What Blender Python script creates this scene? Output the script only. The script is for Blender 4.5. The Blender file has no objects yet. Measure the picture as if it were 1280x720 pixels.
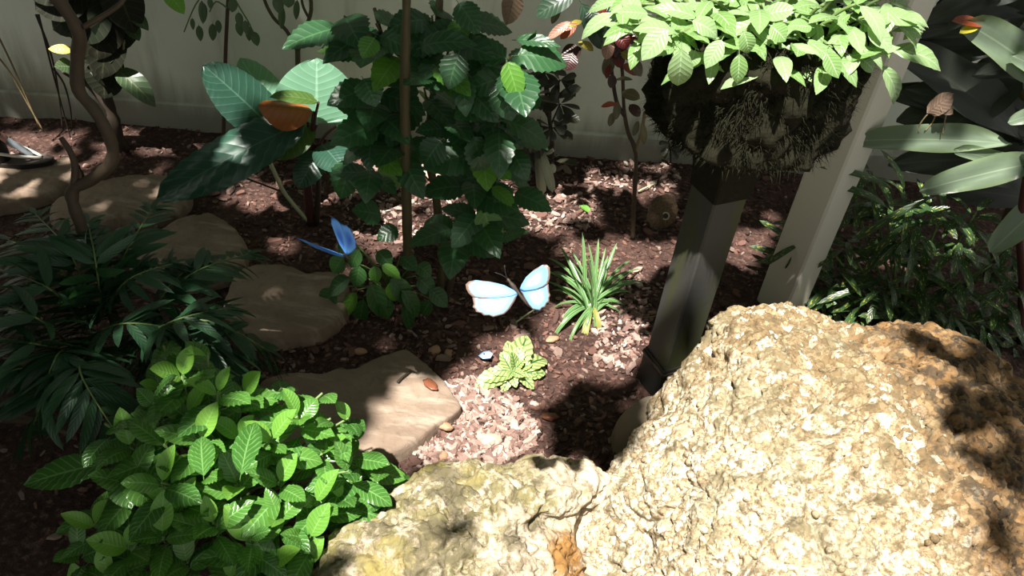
import bpy, bmesh, math, random
import numpy as np
from mathutils import Vector, Matrix, noise, Quaternion

random.seed(7)
S = bpy.context.scene
COL = S.collection

# ------------------------------------------------------------------ camera
CAM_H, PITCH, ROLL, FPX = 1.6, math.radians(40), math.radians(-6.3), 1000.0
CAM = Vector((0, 0, CAM_H))
FWD = Vector((0, math.cos(PITCH), -math.sin(PITCH)))
_r0 = Vector((1, 0, 0)); _d0 = Vector((0, -math.sin(PITCH), -math.cos(PITCH)))
RGT = _r0*math.cos(ROLL) + _d0*math.sin(ROLL)
DWN = _d0*math.cos(ROLL) - _r0*math.sin(ROLL)
cd = bpy.data.cameras.new('camera'); cam = bpy.data.objects.new('camera', cd); COL.objects.link(cam)
cd.sensor_width = 36; cd.lens = 36*FPX/1280; cd.clip_start = .05
mw = Matrix((RGT, -DWN, -FWD)).transposed().to_4x4(); mw.translation = CAM
cam.matrix_world = mw
S.camera = cam

# ------------------------------------------------------------------ light
SX, SY = .2, .4                       # the sun moves this far (x, y) for each metre it falls
w = bpy.data.worlds.new('sky'); S.world = w; w.use_nodes = True
bg = w.node_tree.nodes['Background']
bg.inputs[0].default_value = (1.0, 1.0, .95, 1); bg.inputs[1].default_value = .6
sd = bpy.data.lights.new('sun', 'SUN'); sun = bpy.data.objects.new('sun', sd); COL.objects.link(sun)
sd.energy = 14.5; sd.angle = math.radians(.9); sd.color = (1, .95, .87)
sun.rotation_euler = Vector((SX, SY, -1)).to_track_quat('-Z', 'Y').to_euler(); sun.location = (-1, -2, 6)
S.view_settings.view_transform = 'Standard'; S.view_settings.look = 'None'
S.view_settings.gamma = 1; S.view_settings.use_curve_mapping = False
S.view_settings.exposure = 0.0

# ------------------------------------------------------------------ placing helpers
def ray(x, y): return FWD*FPX + RGT*(x-640) + DWN*(y-360)
def at_z(x, y, z=0.0):                   # world point seen at (x, y) lying at height z
    r = ray(x, y); return CAM + r*((z-CAM_H)/r.z)
def at_y(x, y, Y):                       # world point seen at (x, y) lying at distance Y
    r = ray(x, y); return CAM + r*(Y/r.y)
def proj(p):
    v = p-CAM; d = v.dot(FWD); return 640+FPX*v.dot(RGT)/d, 360+FPX*v.dot(DWN)/d
def mpp(p): return (p-CAM).dot(FWD)/FPX  # metres per pixel at p
def inside(x, y, poly):
    c = False; j = len(poly)-1
    for i in range(len(poly)):
        xi, yi = poly[i][0], poly[i][1]; xj, yj = poly[j][0], poly[j][1]
        if (yi > y) != (yj > y) and x < (xj-xi)*(y-yi)/(yj-yi)+xi: c = not c
        j = i
    return c
def rnd(a, b): return random.uniform(a, b)
def jit(s): return Vector((rnd(-s, s), rnd(-s, s), rnd(-s, s)))

# ------------------------------------------------------------------ object helpers
def tag(o, label=None, cat=None, group=None, kind=None):
    if label: o['label'] = label
    if cat: o['category'] = cat
    if group: o['group'] = group
    if kind: o['kind'] = kind
    return o
def thing(name, loc, label, cat, group=None):
    o = bpy.data.objects.new(name, None); COL.objects.link(o); o.location = loc; o.empty_display_size = .05
    return tag(o, label, cat, group)
def link(name, me, parent=None, M=None):
    o = bpy.data.objects.new(name, me); COL.objects.link(o)
    if parent:
        o.parent = parent
    if M is not None: o.matrix_basis = M
    return o
def org(o):                              # world location of a (never rotated) root
    p = Vector(o.location)
    while o.parent: o = o.parent; p = p+Vector(o.location)
    return p
def mesh(name, vs, fs, mat, smooth=True, uv=None, mats=None, mi=None):
    me = bpy.data.meshes.new(name); me.from_pydata([tuple(v) for v in vs], [], fs)
    for m in (mats or [mat]): me.materials.append(m)
    if smooth: me.polygons.foreach_set('use_smooth', [True]*len(me.polygons))
    if mi: me.polygons.foreach_set('material_index', mi)
    if uv:
        l = me.uv_layers.new(name='UVMap'); li = np.zeros(len(me.loops), dtype=np.int32)
        me.loops.foreach_get('vertex_index', li); l.data.foreach_set('uv', np.array(uv, dtype=np.float32)[li].ravel())
    me.update(); return me
def tube(pts, rad, n=8, cap=True):
    pts = [Vector(p) for p in pts]; vs = []; fs = []
    if not hasattr(rad, '__len__'): rad = [rad]*len(pts)
    ref = Vector((.3, .9, .2)).normalized()
    for i, p in enumerate(pts):
        d = (pts[min(i+1, len(pts)-1)]-pts[max(i-1, 0)]).normalized()
        a = d.cross(ref)
        if a.length < .1: a = d.cross(Vector((1, 0, 0)))
        a.normalize(); b = d.cross(a)
        for k in range(n):
            t = 2*math.pi*k/n; vs.append(p+(a*math.cos(t)+b*math.sin(t))*rad[i])
    for i in range(len(pts)-1):
        for k in range(n): fs.append((i*n+k, i*n+(k+1) % n, (i+1)*n+(k+1) % n, (i+1)*n+k))
    if cap: fs.append(tuple(range(n))[::-1]); fs.append(tuple(range((len(pts)-1)*n, len(pts)*n)))
    return vs, fs
def smooth_path(pts, k=4):               # Catmull-Rom through points
    pts = [Vector(p) for p in pts]; out = []
    for i in range(len(pts)-1):
        p0 = pts[max(i-1, 0)]; p1 = pts[i]; p2 = pts[i+1]; p3 = pts[min(i+2, len(pts)-1)]
        for j in range(k):
            t = j/k; out.append(.5*((2*p1)+(p2-p0)*t+(2*p0-5*p1+4*p2-p3)*t*t+(3*p1-p0-3*p2+p3)*t**3))
    return out+[pts[-1]]
def stem(name, parent, pts, r0, r1, mat, n=7, k=4, knob=0):
    o = org(parent) if parent else Vector((0, 0, 0))
    P = smooth_path(pts, k); m = len(P)
    R = [r0+(r1-r0)*i/(m-1) + (knob*r0*noise.noise(P[i]*40) if knob else 0) for i in range(m)]
    vs, fs = tube([p-o for p in P], R, n)
    return link(name, mesh(name, vs, fs, mat), parent)
def frame(base, d, up, sx, sy, sz=None):
    y = d.normalized(); x = y.cross(up)
    if x.length < 1e-4: x = y.cross(Vector((1, .2, .1)))
    x.normalize(); z = x.cross(y)
    if sz is None: sz = sy
    M = Matrix((x*sx, y*sy, z*sz)).transposed().to_4x4(); M.translation = base
    return M

# ------------------------------------------------------------------ materials
class NT:
    def __init__(s, name):
        s.m = bpy.data.materials.new(name); s.m.use_nodes = True; s.t = s.m.node_tree; s.n = s.t.nodes; s.n.clear()
        s.out = s.n.new('ShaderNodeOutputMaterial')
    def add(s, typ, props=None, **inp):
        n = s.n.new('ShaderNode'+typ)
        for k, v in (props or {}).items(): setattr(n, k, v)
        for k, v in inp.items():
            key = int(k[1:]) if k[0] == '_' and k[1:].isdigit() else k.replace('_', ' ')
            s.set(n.inputs[key], v)
        return n
    def set(s, sock, v):
        if isinstance(v, bpy.types.NodeSocket): s.t.links.new(v, sock)
        else:
            if isinstance(v, tuple) and len(v) == 3 and sock.type == 'RGBA': v = v+(1,)
            sock.default_value = v
    def math(s, op, a, b=0.0, c=0.0): return s.add('Math', {'operation': op}, _0=a, _1=b, _2=c).outputs[0]
    def mix(s, f, a, b):
        n = s.add('Mix', {'data_type': 'RGBA'}); s.set(n.inputs[0], f); s.set(n.inputs[6], a); s.set(n.inputs[7], b); return n.outputs[2]
    def noise(s, vec, scale, detail=4, rough=.55): return s.add('TexNoise', Vector=vec, Scale=scale, Detail=float(detail), Roughness=rough).outputs[0]
    def ramp(s, f, lo, hi): return s.add('MapRange', {'interpolation_type': 'SMOOTHSTEP'}, Value=f, From_Min=lo, From_Max=hi).outputs[0]
    def bump(s, h, strength=.5, dist=.01): return s.add('Bump', Height=h, Strength=strength, Distance=dist).outputs[0]
    def done(s, col, rough=.7, nrm=None, spec=.5, trans=0, tcol=None, **kw):
        p = s.add('BsdfPrincipled'); s.set(p.inputs['Base Color'], col); s.set(p.inputs['Roughness'], rough)
        s.set(p.inputs['Specular IOR Level'], spec)
        for k, v in kw.items(): s.set(p.inputs[k.replace('_', ' ')], v)
        if nrm is not None: s.set(p.inputs['Normal'], nrm)
        sh = p.outputs[0]
        if trans:
            t = s.add('BsdfTranslucent'); s.set(t.inputs[0], tcol if tcol is not None else col)
            sh = s.add('MixShader', _0=trans, _1=sh, _2=t.outputs[0]).outputs[0]
        s.t.links.new(sh, s.out.inputs[0]); return s.m
def obj_co(n): return n.add('TexCoord').outputs['Object']

def plain(name, c, rough=.6, spec=.4, var=.25, scale=30, bump=.3):
    n = NT(name); co = obj_co(n); f = n.noise(co, scale, 5)
    c2 = tuple(x*(1-var) for x in c)
    return n.done(n.mix(f, c, c2), rough, n.bump(f, bump, .004), spec)
def leafmat(name, c1, c2, vein=None, nv=8, rough=.38, trans=.22, tmul=1.6, spec=.5, midrib=.05, lat=.07, slant=.9, spots=None, edge=None, hue=None):
    n = NT(name); uv = n.add('TexCoord').outputs['UV']; sp = n.add('SeparateXYZ', _0=uv)
    u = n.math('MULTIPLY_ADD', sp.outputs[0], 2.0, -1.0); v = sp.outputs[1]; au = n.math('ABSOLUTE', u)
    rn = n.add('ObjectInfo').outputs['Random']
    col = n.mix(rn, c1, c2)
    nz = n.noise(obj_co(n), 9, 3); col = n.mix(n.math('MULTIPLY', nz, .35), col, tuple(x*.45 for x in c1))
    fr = n.math('FRACT', n.math('SUBTRACT', n.math('MULTIPLY', v, float(nv)), n.math('MULTIPLY', au, slant*nv*.22)))
    h = n.math('ABSOLUTE', n.math('SUBTRACT', fr, .5))
    if vein:
        lv = n.math('MULTIPLY', n.ramp(h, .5-lat*1.6, .5-lat*.4), .65); mv = n.math('SUBTRACT', 1.0, n.ramp(au, midrib*.5, midrib*1.6))
        col = n.mix(n.math('MAXIMUM', lv, mv), col, vein)
    if edge: col = n.mix(n.ramp(au, .55, .95), col, edge)
    if spots:
        vo = n.noise(uv, 7, 2, .5); col = n.mix(n.ramp(vo, spots[1], spots[1]+.05), col, spots[0])
    bmp = n.bump(n.math('MULTIPLY', h, h), .35, .006)
    tc = n.mix(1.0, col, col); g = n.add('Gamma', Color=col, Gamma=.75).outputs[0]
    g = n.add('MixRGB', {'blend_type': 'MULTIPLY'}, _0=1.0, _1=g, _2=(tmul*.75, tmul, tmul*.35)).outputs[0]
    return n.done(col, rough, bmp, spec, trans, g)

def soil_mat():
    n = NT('soil'); co = n.add('TexCoord').outputs['Object']
    a = n.noise(co, 5, 6, .65); b = n.noise(co, 55, 5, .7); c = n.add('TexVoronoi', Vector=co, Scale=70.0)
    col = n.mix(n.ramp(a, .35, .65), (.07, .036, .028), (.036, .019, .015))
    col = n.mix(n.ramp(b, .5, .7), col, (.17, .10, .08)); col = n.mix(n.ramp(b, .45, .25), col, (.02, .011, .008))
    h = n.math('ADD', n.math('MULTIPLY', b, 1.0), n.math('MULTIPLY', c.outputs[0], .6))
    return n.done(col, .85, n.bump(h, .9, .012), .25)
def chip_mat(name='bark', cols=((.20, .10, .077), (.10, .05, .038), (.33, .23, .19), (.05, .028, .022))):
    n = NT(name); r = n.add('NewGeometry').outputs['Random Per Island']; co = obj_co(n)
    r2 = n.math('FRACT', n.math('ADD', r, n.math('MULTIPLY', n.add('ObjectInfo').outputs['Random'], 3.7)))
    cr = n.add('ValToRGB', _0=r2); e = cr.color_ramp.elements; cr.color_ramp.interpolation = 'CONSTANT'
    e[0].color = cols[0]+(1,); e[1].color = cols[1]+(1,); e[1].position = .35
    x = e.new(.68); x.color = cols[2]+(1,); x = e.new(.84); x.color = cols[3]+(1,)
    f = n.noise(co, 90, 4, .7)
    return n.done(n.mix(n.math('MULTIPLY', f, .7), cr.outputs[0], (.04, .025, .02)), .8, n.bump(f, .6, .003), .3)
def wall_mat():
    n = NT('painted_render'); co = obj_co(n); sp = n.add('SeparateXYZ', _0=co)
    big = n.noise(co, 2.2, 5); f = n.noise(co, 60, 5)
    st = n.add('Mapping', Vector=co, Scale=(9.0, 9.0, 1.2)); streak = n.noise(st.outputs[0], 1.0, 5, .6)
    col = n.mix(n.ramp(big, .35, .7), (.78, .82, .70), (.69, .73, .61))
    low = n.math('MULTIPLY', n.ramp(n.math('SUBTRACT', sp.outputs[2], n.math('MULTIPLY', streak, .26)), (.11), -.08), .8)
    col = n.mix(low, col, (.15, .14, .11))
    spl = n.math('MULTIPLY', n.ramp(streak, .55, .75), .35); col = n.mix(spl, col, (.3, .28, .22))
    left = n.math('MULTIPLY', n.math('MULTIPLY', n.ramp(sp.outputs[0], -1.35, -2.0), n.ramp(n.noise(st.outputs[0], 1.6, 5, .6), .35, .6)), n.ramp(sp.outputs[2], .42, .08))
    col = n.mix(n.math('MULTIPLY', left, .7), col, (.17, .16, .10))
    return n.done(col, .75, n.bump(f, .25, .004), .3)
def coquina_mat(grit=False):
    n = NT('shell_grit' if grit else 'coquina_stone'); co = obj_co(n); sp = n.add('SeparateXYZ', _0=co)
    a = n.noise(co, 4, 6, .65); b = n.noise(co, 28, 6, .7); f = n.noise(co, 120, 5, .75)
    if grit:
        r = n.add('NewGeometry').outputs['Random Per Island']; r0 = n.math('FRACT', n.math('MULTIPLY', r, 7.3)); r1 = n.math('FRACT', n.math('MULTIPLY', r, 23.1))
    else:
        v = n.add('TexVoronoi', Vector=co, Scale=60.0); vc = n.add('SeparateColor', _0=v.outputs[1]); r0 = vc.outputs[0]; r1 = vc.outputs[1]
    # sun glare painted in as paler colour low left, ochre over the top
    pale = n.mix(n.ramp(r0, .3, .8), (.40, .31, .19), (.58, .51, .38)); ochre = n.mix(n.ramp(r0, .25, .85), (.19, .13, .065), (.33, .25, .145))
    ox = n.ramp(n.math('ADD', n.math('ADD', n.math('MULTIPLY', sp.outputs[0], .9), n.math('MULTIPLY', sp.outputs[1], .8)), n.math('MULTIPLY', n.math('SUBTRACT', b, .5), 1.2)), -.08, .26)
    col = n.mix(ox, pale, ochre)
    col = n.mix(n.math('MULTIPLY', n.ramp(r1, .8, .9), .8), col, (.66, .60, .48))
    col = n.mix(n.math('MULTIPLY', n.ramp(f, .47, .6), .8), col, (.12, .083, .042))
    col = n.mix(n.math('MULTIPLY', n.ramp(b, .52, .62), .7), col, (.11, .085, .045))
    col = n.mix(n.math('MULTIPLY', n.ramp(n.noise(co, 7, 4, .6), .5, .62), .5), col, (.19, .165, .095))
    m = n.ramp(n.math('ADD', n.math('ADD', sp.outputs[0], n.math('MULTIPLY', sp.outputs[1], .1)), n.math('MULTIPLY', n.math('SUBTRACT', a, .5), .35)), .23, .36)
    br = n.mix(n.ramp(b, .42, .56), (.20, .11, .042), (.05, .033, .019)); br = n.mix(n.math('MULTIPLY', n.ramp(r0, .7, .95), .7), br, (.28, .175, .08))
    col = n.mix(n.math('MULTIPLY', m, .92), col, br)
    h = n.math('ADD', n.math('MULTIPLY', b, .5), n.math('MULTIPLY', f, .7))
    return n.done(col, .85, n.bump(h, .8, .006), .3)
def mossy_mat():
    n = NT('mossy_stone'); co = obj_co(n); sp = n.add('SeparateXYZ', _0=co)
    a = n.noise(co, 6, 6, .65); b = n.noise(co, 40, 6, .7); c = n.noise(co, 11, 5, .6)
    d = n.noise(co, 24, 6, .75)
    col = n.mix(n.ramp(a, .35, .65), (.52, .44, .33), (.40, .33, .24)); col = n.mix(n.math('MULTIPLY', n.ramp(b, .48, .62), .85), col, (.20, .15, .10))
    col = n.mix(n.math('MULTIPLY', n.ramp(b, .36, .28), .8), col, (.1, .07, .045))
    xm = n.math('ADD', n.math('ADD', sp.outputs[0], n.math('MULTIPLY', sp.outputs[1], -.5)), n.math('MULTIPLY', n.math('SUBTRACT', c, .5), .9))
    side = n.ramp(xm, .14, -.02)
    col = n.mix(n.math('MULTIPLY', n.math('MULTIPLY', side, n.ramp(d, .40, .55)), .85), col, (.14, .125, .045))
    col = n.mix(n.math('MULTIPLY', n.math('MULTIPLY', side, n.ramp(c, .52, .64)), .8), col, (.24, .195, .06))
    col = n.mix(n.math('MULTIPLY', n.math('MULTIPLY', n.ramp(xm, .30, .05), n.ramp(n.noise(co, 8, 6, .7), .48, .58)), .85), col, (.10, .085, .05))
    cl_ = n.add('VectorMath', {'operation': 'DISTANCE'}, _0=co, _1=(.205, .02, .19)).outputs['Value']; col = n.mix(n.math('MULTIPLY', n.ramp(cl_, .10, .05), n.ramp(d, .3, .5)), col, (.25, .13, .04))
    return n.done(col, .9, n.bump(n.math('ADD', b, n.math('MULTIPLY', d, .8)), .9, .008), .25)
def slab_mat():
    n = NT('flagstone'); co = obj_co(n); a = n.noise(co, 7, 6, .6); b = n.noise(co, 45, 6, .7)
    st = n.add('Mapping', Vector=co, Scale=(3.0, 14.0, 3.0), Rotation=(0, 0, .5)); c = n.noise(st.outputs[0], 2.0, 5, .6)
    col = n.mix(n.ramp(a, .3, .7), (.26, .195, .145), (.18, .13, .095)); col = n.mix(n.ramp(c, .52, .75), col, (.34, .27, .21))
    col = n.mix(n.math('MULTIPLY', n.ramp(b, .55, .75), .6), col, (.12, .085, .06))
    return n.done(col, .8, n.bump(n.math('ADD', b, c), .5, .008), .3)

MT = {}
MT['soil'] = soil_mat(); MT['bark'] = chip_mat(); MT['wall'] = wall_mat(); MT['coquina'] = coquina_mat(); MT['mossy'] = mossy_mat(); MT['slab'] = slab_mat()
MT['pale_chip'] = plain('pale_stone', (.5, .36, .28)); MT['tan_stone'] = plain('tan_stone', (.38, .22, .13), scale=60); MT['red_bark'] = plain('red_bark', (.2, .07, .035), .35, scale=40)
MT['white_shell'] = plain('white_shell', (.8, .78, .74), .4, var=.08); MT['greystone'] = plain('grey_stone', (.2, .16, .11), .8, scale=25)
MT['trunk'] = plain('brown_bark', (.085, .058, .036), .7, scale=45, var=.5); MT['greentrunk'] = plain('green_bark', (.085, .072, .033), .6, scale=45, var=.4)
MT['darkstem'] = plain('dark_stem', (.04, .028, .02), .6); MT['greenstem'] = plain('green_stem', (.13, .2, .06), .5); MT['redstem'] = plain('red_stem', (.07, .022, .018), .5)
MT['palestem'] = plain('pale_stem', (.45, .52, .3), .45); MT['tanstem'] = plain('tan_stem', (.25, .19, .1), .6, scale=60, var=.4)
MT['moss'] = plain('dark_moss', (.022, .021, .012), .95, .1, .6, 60, 1.0)
MT['postpaint'] = plain('cream_paint', (.64, .62, .52), .5, var=.12, scale=6, bump=.05)
MT['black'] = plain('black', (.015, .013, .012), .5)

# ------------------------------------------------------------------ ground and wall
def gz(x, y):                             # height of the soil
    return .012*noise.noise(Vector((x*3, y*3, 1))) + .006*noise.noise(Vector((x*11, y*11, 5)))
def grid(nx, ny, x0, x1, y0, y1, f):
    vs = []; fs = []
    for j in range(ny+1):
        for i in range(nx+1):
            x = x0+(x1-x0)*i/nx; y = y0+(y1-y0)*j/ny; vs.append((x, y, f(x, y)))
    for j in range(ny):
        for i in range(nx): a = j*(nx+1)+i; fs.append((a, a+1, a+nx+2, a+nx+1))
    return vs, fs
vs, fs = grid(300, 180, -3.2, 3.2, -.9, 2.9, lambda x, y: gz(x, y)+.004*noise.noise(Vector((x*40, y*40, 2))))
ground = tag(link('ground', mesh('ground', vs, fs, MT['soil'])), 'dark red-brown mulched garden soil', kind='structure')

WL = at_z(100, 152); WR = at_z(750, 198); WD = (WR-WL).normalized(); WN = Vector((WD.y, -WD.x, 0))  # normal towards the camera
def wp(t, out, z): p = WL+WD*t+WN*out; return (p.x, p.y, z)
def prism_along(profile, t0, t1, n, mat, name, rough=0):
    vs = []; fs = []; k = len(profile)
    for i in range(n+1):
        t = t0+(t1-t0)*i/n
        for (o, z) in profile: vs.append(wp(t, o+rough*noise.noise(Vector((t*7, z*7, 0))), z+rough*noise.noise(Vector((t*4, 3, z)))))
    for i in range(n):
        for j in range(k-1): fs.append((i*k+j, i*k+j+1, (i+1)*k+j+1, (i+1)*k+j))
    return mesh(name, vs, fs, mat, smooth=False)
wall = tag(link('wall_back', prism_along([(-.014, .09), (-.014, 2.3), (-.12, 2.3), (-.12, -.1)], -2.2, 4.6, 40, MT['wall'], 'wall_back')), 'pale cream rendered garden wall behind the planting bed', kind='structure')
plinth = tag(link('baseboard_back', prism_along([(.0, -.08), (.002, .1), (-.004, .107), (-.016, .109)], -2.2, 4.6, 120, MT['wall'], 'baseboard_back', .004)), 'low stained plinth with a ledge along the foot of the wall', kind='structure')

# ------------------------------------------------------------------ rocks
def rock(name, mat, loc, outline, centre, nr, na, amp, pit, label, cat, pw=2.2, skirt=.05, seed=0, smooth=True, grain=95, dents=(), zbase=-.04, crag=True):
    """outline: (x, y, z) world points round the shoulder of the stone, seen from above."""
    C = Vector(centre); O = [Vector(p) for p in outline]
    ang = sorted((math.atan2(p.y-C.y, p.x-C.x), (p-C).to_2d().length, p.z) for p in O)
    A = np.array([a[0] for a in ang]); Rr = np.array([a[1] for a in ang]); Z = np.array([a[2] for a in ang])
    A = np.concatenate([A-2*math.pi, A, A+2*math.pi]); Rr = np.tile(Rr, 3); Z = np.tile(Z, 3)
    vs = [Vector((0, 0, C.z))]; so = Vector((seed*3.1, seed*1.7, seed))
    th = np.linspace(-math.pi, math.pi, na, endpoint=False)
    ro = np.interp(th, A, Rr); zo = np.interp(th, A, Z)
    k = np.array([1, 2, 3, 2, 1])/9.
    ro = sum(np.roll(ro, i-2)*k[i] for i in range(5)); zo = sum(np.roll(zo, i-2)*k[i] for i in range(5))
    ns = max(6, nr//5)
    for i in range(1, nr+ns+1):
        for a in range(na):
            if i <= nr: t = i/nr; r = ro[a]*t; z = C.z+(zo[a]-C.z)*t**pw
            else: q = (i-nr)/ns; r = ro[a]+skirt*math.sin(q*math.pi/2)**.8; z = zo[a]+(zbase-zo[a])*q**1.3
            vs.append(Vector((r*math.cos(th[a]), r*math.sin(th[a]), z)))
    fs = [(0, 1+a, 1+(a+1) % na) for a in range(na)]
    for i in range(nr+ns-1):
        for a in range(na):
            b = 1+i*na; fs.append((b+a, b+na+a, b+na+(a+1) % na, b+(a+1) % na))
    me = mesh(name, vs, fs, mat, smooth)
    nrm = [v.normal.copy() for v in me.vertices]
    out = []
    for v, n in zip(vs, nrm):
        p = v+so
        d = amp*(noise.noise(p*5)*.9+noise.noise(p*12)*.6+noise.noise(p*26)*.34+noise.noise(p*60)*.16+(noise.noise(p*110)*.10 if crag else 0))
        if crag:
            cv = noise.voronoi(p*17)[0]; d += amp*.55*(.45-min(cv[0], .9)); rg = abs(noise.noise(p*8+Vector((4, 4, 4)))); d -= amp*.9*max(0, .12-rg)/.12*.6
        vd = noise.voronoi(p*grain+jit(.0))[0]
        d += pit*(.5-min(vd[0]*1.1, 1.0))
        big = noise.noise(p*38+Vector((9, 0, 0)))
        if big > .26: d -= pit*min(1., (big-.26)*5)*1.9
        if crag and noise.noise(p*70+Vector((2, 7, 0))) > .3: d -= pit*.8
        for (dc, dr, dd) in dents:
            e = (v-(Vector(dc)-C*1 - Vector((0, 0, -C.z)))).length/dr if False else (Vector((v.x+C.x, v.y+C.y, v.z))-Vector(dc)).length/dr
            if e < 1: d -= dd*(1-e*e)**2
        out.append(v+n*d)
    me.vertices.foreach_set('co', [c for v in out for c in v]); me.update()
    o = link(name, me); o.location = (C.x, C.y, 0); return tag(o, label, cat)

big = [at_z(*p) for p in [(745, 660, .15), (757, 622, .19), (788, 572, .23), (826, 512, .27), (845, 468, .31), (876, 428, .36), (898, 392, .41), (925, 381, .43), (962, 377, .44), (1018, 385, .43), (1062, 408, .41), (1112, 404, .39), (1172, 403, .39), (1230, 432, .37), (1280, 466, .35), (1400, 560, .3)]]
big += [Vector((1.28, .78, .2)), Vector((1.0, .55, .15)), Vector((.6, .5, .12)), Vector((.34, .58, .12)), at_z(772, 735, .12)]
c = at_z(985, 560, .52)
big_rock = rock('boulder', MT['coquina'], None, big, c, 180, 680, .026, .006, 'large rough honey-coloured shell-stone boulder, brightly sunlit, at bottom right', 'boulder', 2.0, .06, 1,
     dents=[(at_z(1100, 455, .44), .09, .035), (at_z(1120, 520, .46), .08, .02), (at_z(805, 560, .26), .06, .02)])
def scatter_grit(o, mat, count, s0, s1):
    me = o.data; bm = bmesh.new(); bmesh.ops.create_icosphere(bm, subdivisions=1, radius=1); bv = [v.co.copy() for v in bm.verts]; bf = [tuple(v.index for v in f.verts) for f in bm.faces]; bm.free()
    V = []; F = []; P = me.polygons; nP = len(P); k = 0; t = 0
    areas = np.zeros(nP, dtype=np.float32); P.foreach_get('area', areas); cum = np.cumsum(areas)
    while k < count:
        p = P[min(nP-1, int(np.searchsorted(cum, random.random()*cum[-1])))]
        if p.normal.z < -.1 or p.center.z < .05: k += 1; continue
        s = s0+(s1-s0)*random.random()**3.2; q = p.center-p.normal*s*.25; R3 = frame(q, jit(1), p.normal, s, s*rnd(.7, 1.2), s*rnd(.45, .75)); b0 = len(V); so = jit(9)
        V += [R3 @ (v*(1+.3*noise.noise(v*1.5+so))) for v in bv]; F += [tuple(b0+i for i in f) for f in bf]; k += 1
    tag(link('shell_grit', mesh('shell_grit', V, F, mat), o), kind='stuff')
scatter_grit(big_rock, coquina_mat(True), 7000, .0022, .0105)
fr = [at_z(*p) for p in [(385, 740, .17), (398, 700, .19), (425, 660, .21), (468, 641, .21), (500, 606, .2), (563, 584, .21), (620, 571, .23), (657, 564, .24), (706, 570, .24), (746, 580, .22), (775, 600, .19), (764, 640, .16), (744, 668, .13), (752, 730, .1)]]
fr += [Vector((.15, .62, .1)), Vector((-.05, .55, .1)), Vector((-.25, .6, .1))]
rock('boulder', MT['mossy'], None, fr, at_z(590, 670, .28), 110, 420, .022, .007, 'low pale boulder with green-yellow moss in front of the leafy shrub', 'boulder', 2.2, .04, 4, grain=60,
     dents=[(at_z(755, 665, .17), .07, .05), (at_z(575, 605, .22), .03, .012), (at_z(640, 640, .25), .05, .01)])
sm = [at_z(*p) for p in [(776, 548, .05), (779, 520, .08), (797, 501, .1), (828, 492, .1), (838, 520, .1), (822, 556, .08), (798, 562, .04)]]
rock('stone', MT['greystone'], None, sm, at_z(815, 525, .12), 24, 60, .006, .001, 'smooth grey-brown stone wedged between the big boulder and the dark post', 'stone', 2.4, .02, 6, crag=False)

def slab(label, pts, z, th, seed):
    P = [at_z(x, y, z) for x, y in pts]; c = sum(P, Vector())/len(P); c.z = z+.006
    return rock('flagstone', MT['slab'], None, [(p.x, p.y, z) for p in P], c, 30, 160, .009, .0015, label, 'stone', 6, .012, seed, grain=40, zbase=z-th, crag=False)
slab('broad tan flagstone behind the leafy shrub with a bark flake lying on it', [(330, 470), (400, 468), (445, 462), (480, 446), (506, 437), (528, 452), (546, 468), (562, 485), (578, 508), (546, 526), (520, 545), (490, 562), (455, 580), (380, 590), (320, 560)], .045, .06, 11)
slab('brown flagstone in shade left of the low sprouting plant', [(285, 365), (302, 340), (335, 334), (385, 342), (430, 344), (432, 372), (415, 402), (370, 415), (320, 420), (285, 400)], .05, .07, 12)
slab('tan flagstone behind the palm fronds below the big dark leaf', [(165, 300), (205, 285), (262, 267), (285, 280), (303, 305), (298, 330), (250, 345), (190, 345)], .05, .07, 13)
slab('long brown flagstone behind the crooked sapling', [(62, 262), (75, 246), (130, 228), (178, 217), (215, 222), (236, 240), (226, 258), (150, 270), (90, 282)], .04, .06, 14)
slab('sunlit flagstone under the shoe at far left', [(-60, 215), (0, 203), (55, 203), (86, 195), (95, 210), (75, 232), (45, 244), (0, 254), (-60, 262)], .04, .06, 15)

# ------------------------------------------------------------------ mulch
def chip_geo(L, W, T, n=7):
    a0 = rnd(0, 6); up = []; dn = []
    for i in range(n):
        a = a0+2*math.pi*i/n; r = rnd(.7, 1.1); x = math.cos(a)*L/2*r; y = math.sin(a)*W/2*r
        up.append(Vector((x*.9, y*.9, T/2+rnd(-.2, .2)*T))); dn.append(Vector((x, y, -T/2)))
    return up+dn, [tuple(range(n)), tuple(range(2*n-1, n-1, -1))]+[(i, n+i, n+(i+1) % n, (i+1) % n) for i in range(n)]
chips = []
for i in range(8):
    vs, fs = chip_geo(1, rnd(.35, .8), rnd(.12, .3)); chips.append(mesh('bark_chip', vs, fs, MT['bark'], False))
def eul(tilt): return Matrix.Rotation(rnd(0, 6.28), 4, 'Z') @ Matrix.Rotation(rnd(-tilt, tilt), 4, 'X') @ Matrix.Rotation(rnd(-tilt, tilt), 4, 'Y')
CHIP_PX = [(380, 180), (640, 180), (700, 195), (840, 195), (990, 230), (940, 390), (870, 420), (800, 520), (780, 585), (690, 575), (560, 590), (490, 640), (470, 610), (520, 560), (575, 510), (505, 435), (400, 460), (345, 455), (430, 400), (430, 340), (310, 300), (250, 250), (240, 200)]
n_c = 0
while n_c < 300:
    x, y = rnd(150, 990), rnd(165, 640)
    if not inside(x, y, CHIP_PX): continue
    p = at_z(x, y); s = rnd(.018, .045) if random.random() < .8 else rnd(.04, .065)
    o = link('bark_chip', chips[n_c % 8], ground, Matrix.Translation((p.x, p.y, gz(p.x, p.y)+.005+s*.05)) @ eul(.35) @ Matrix.Diagonal((s, s, s, 1)))
    n_c += 1
V = []; F = []
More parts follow.
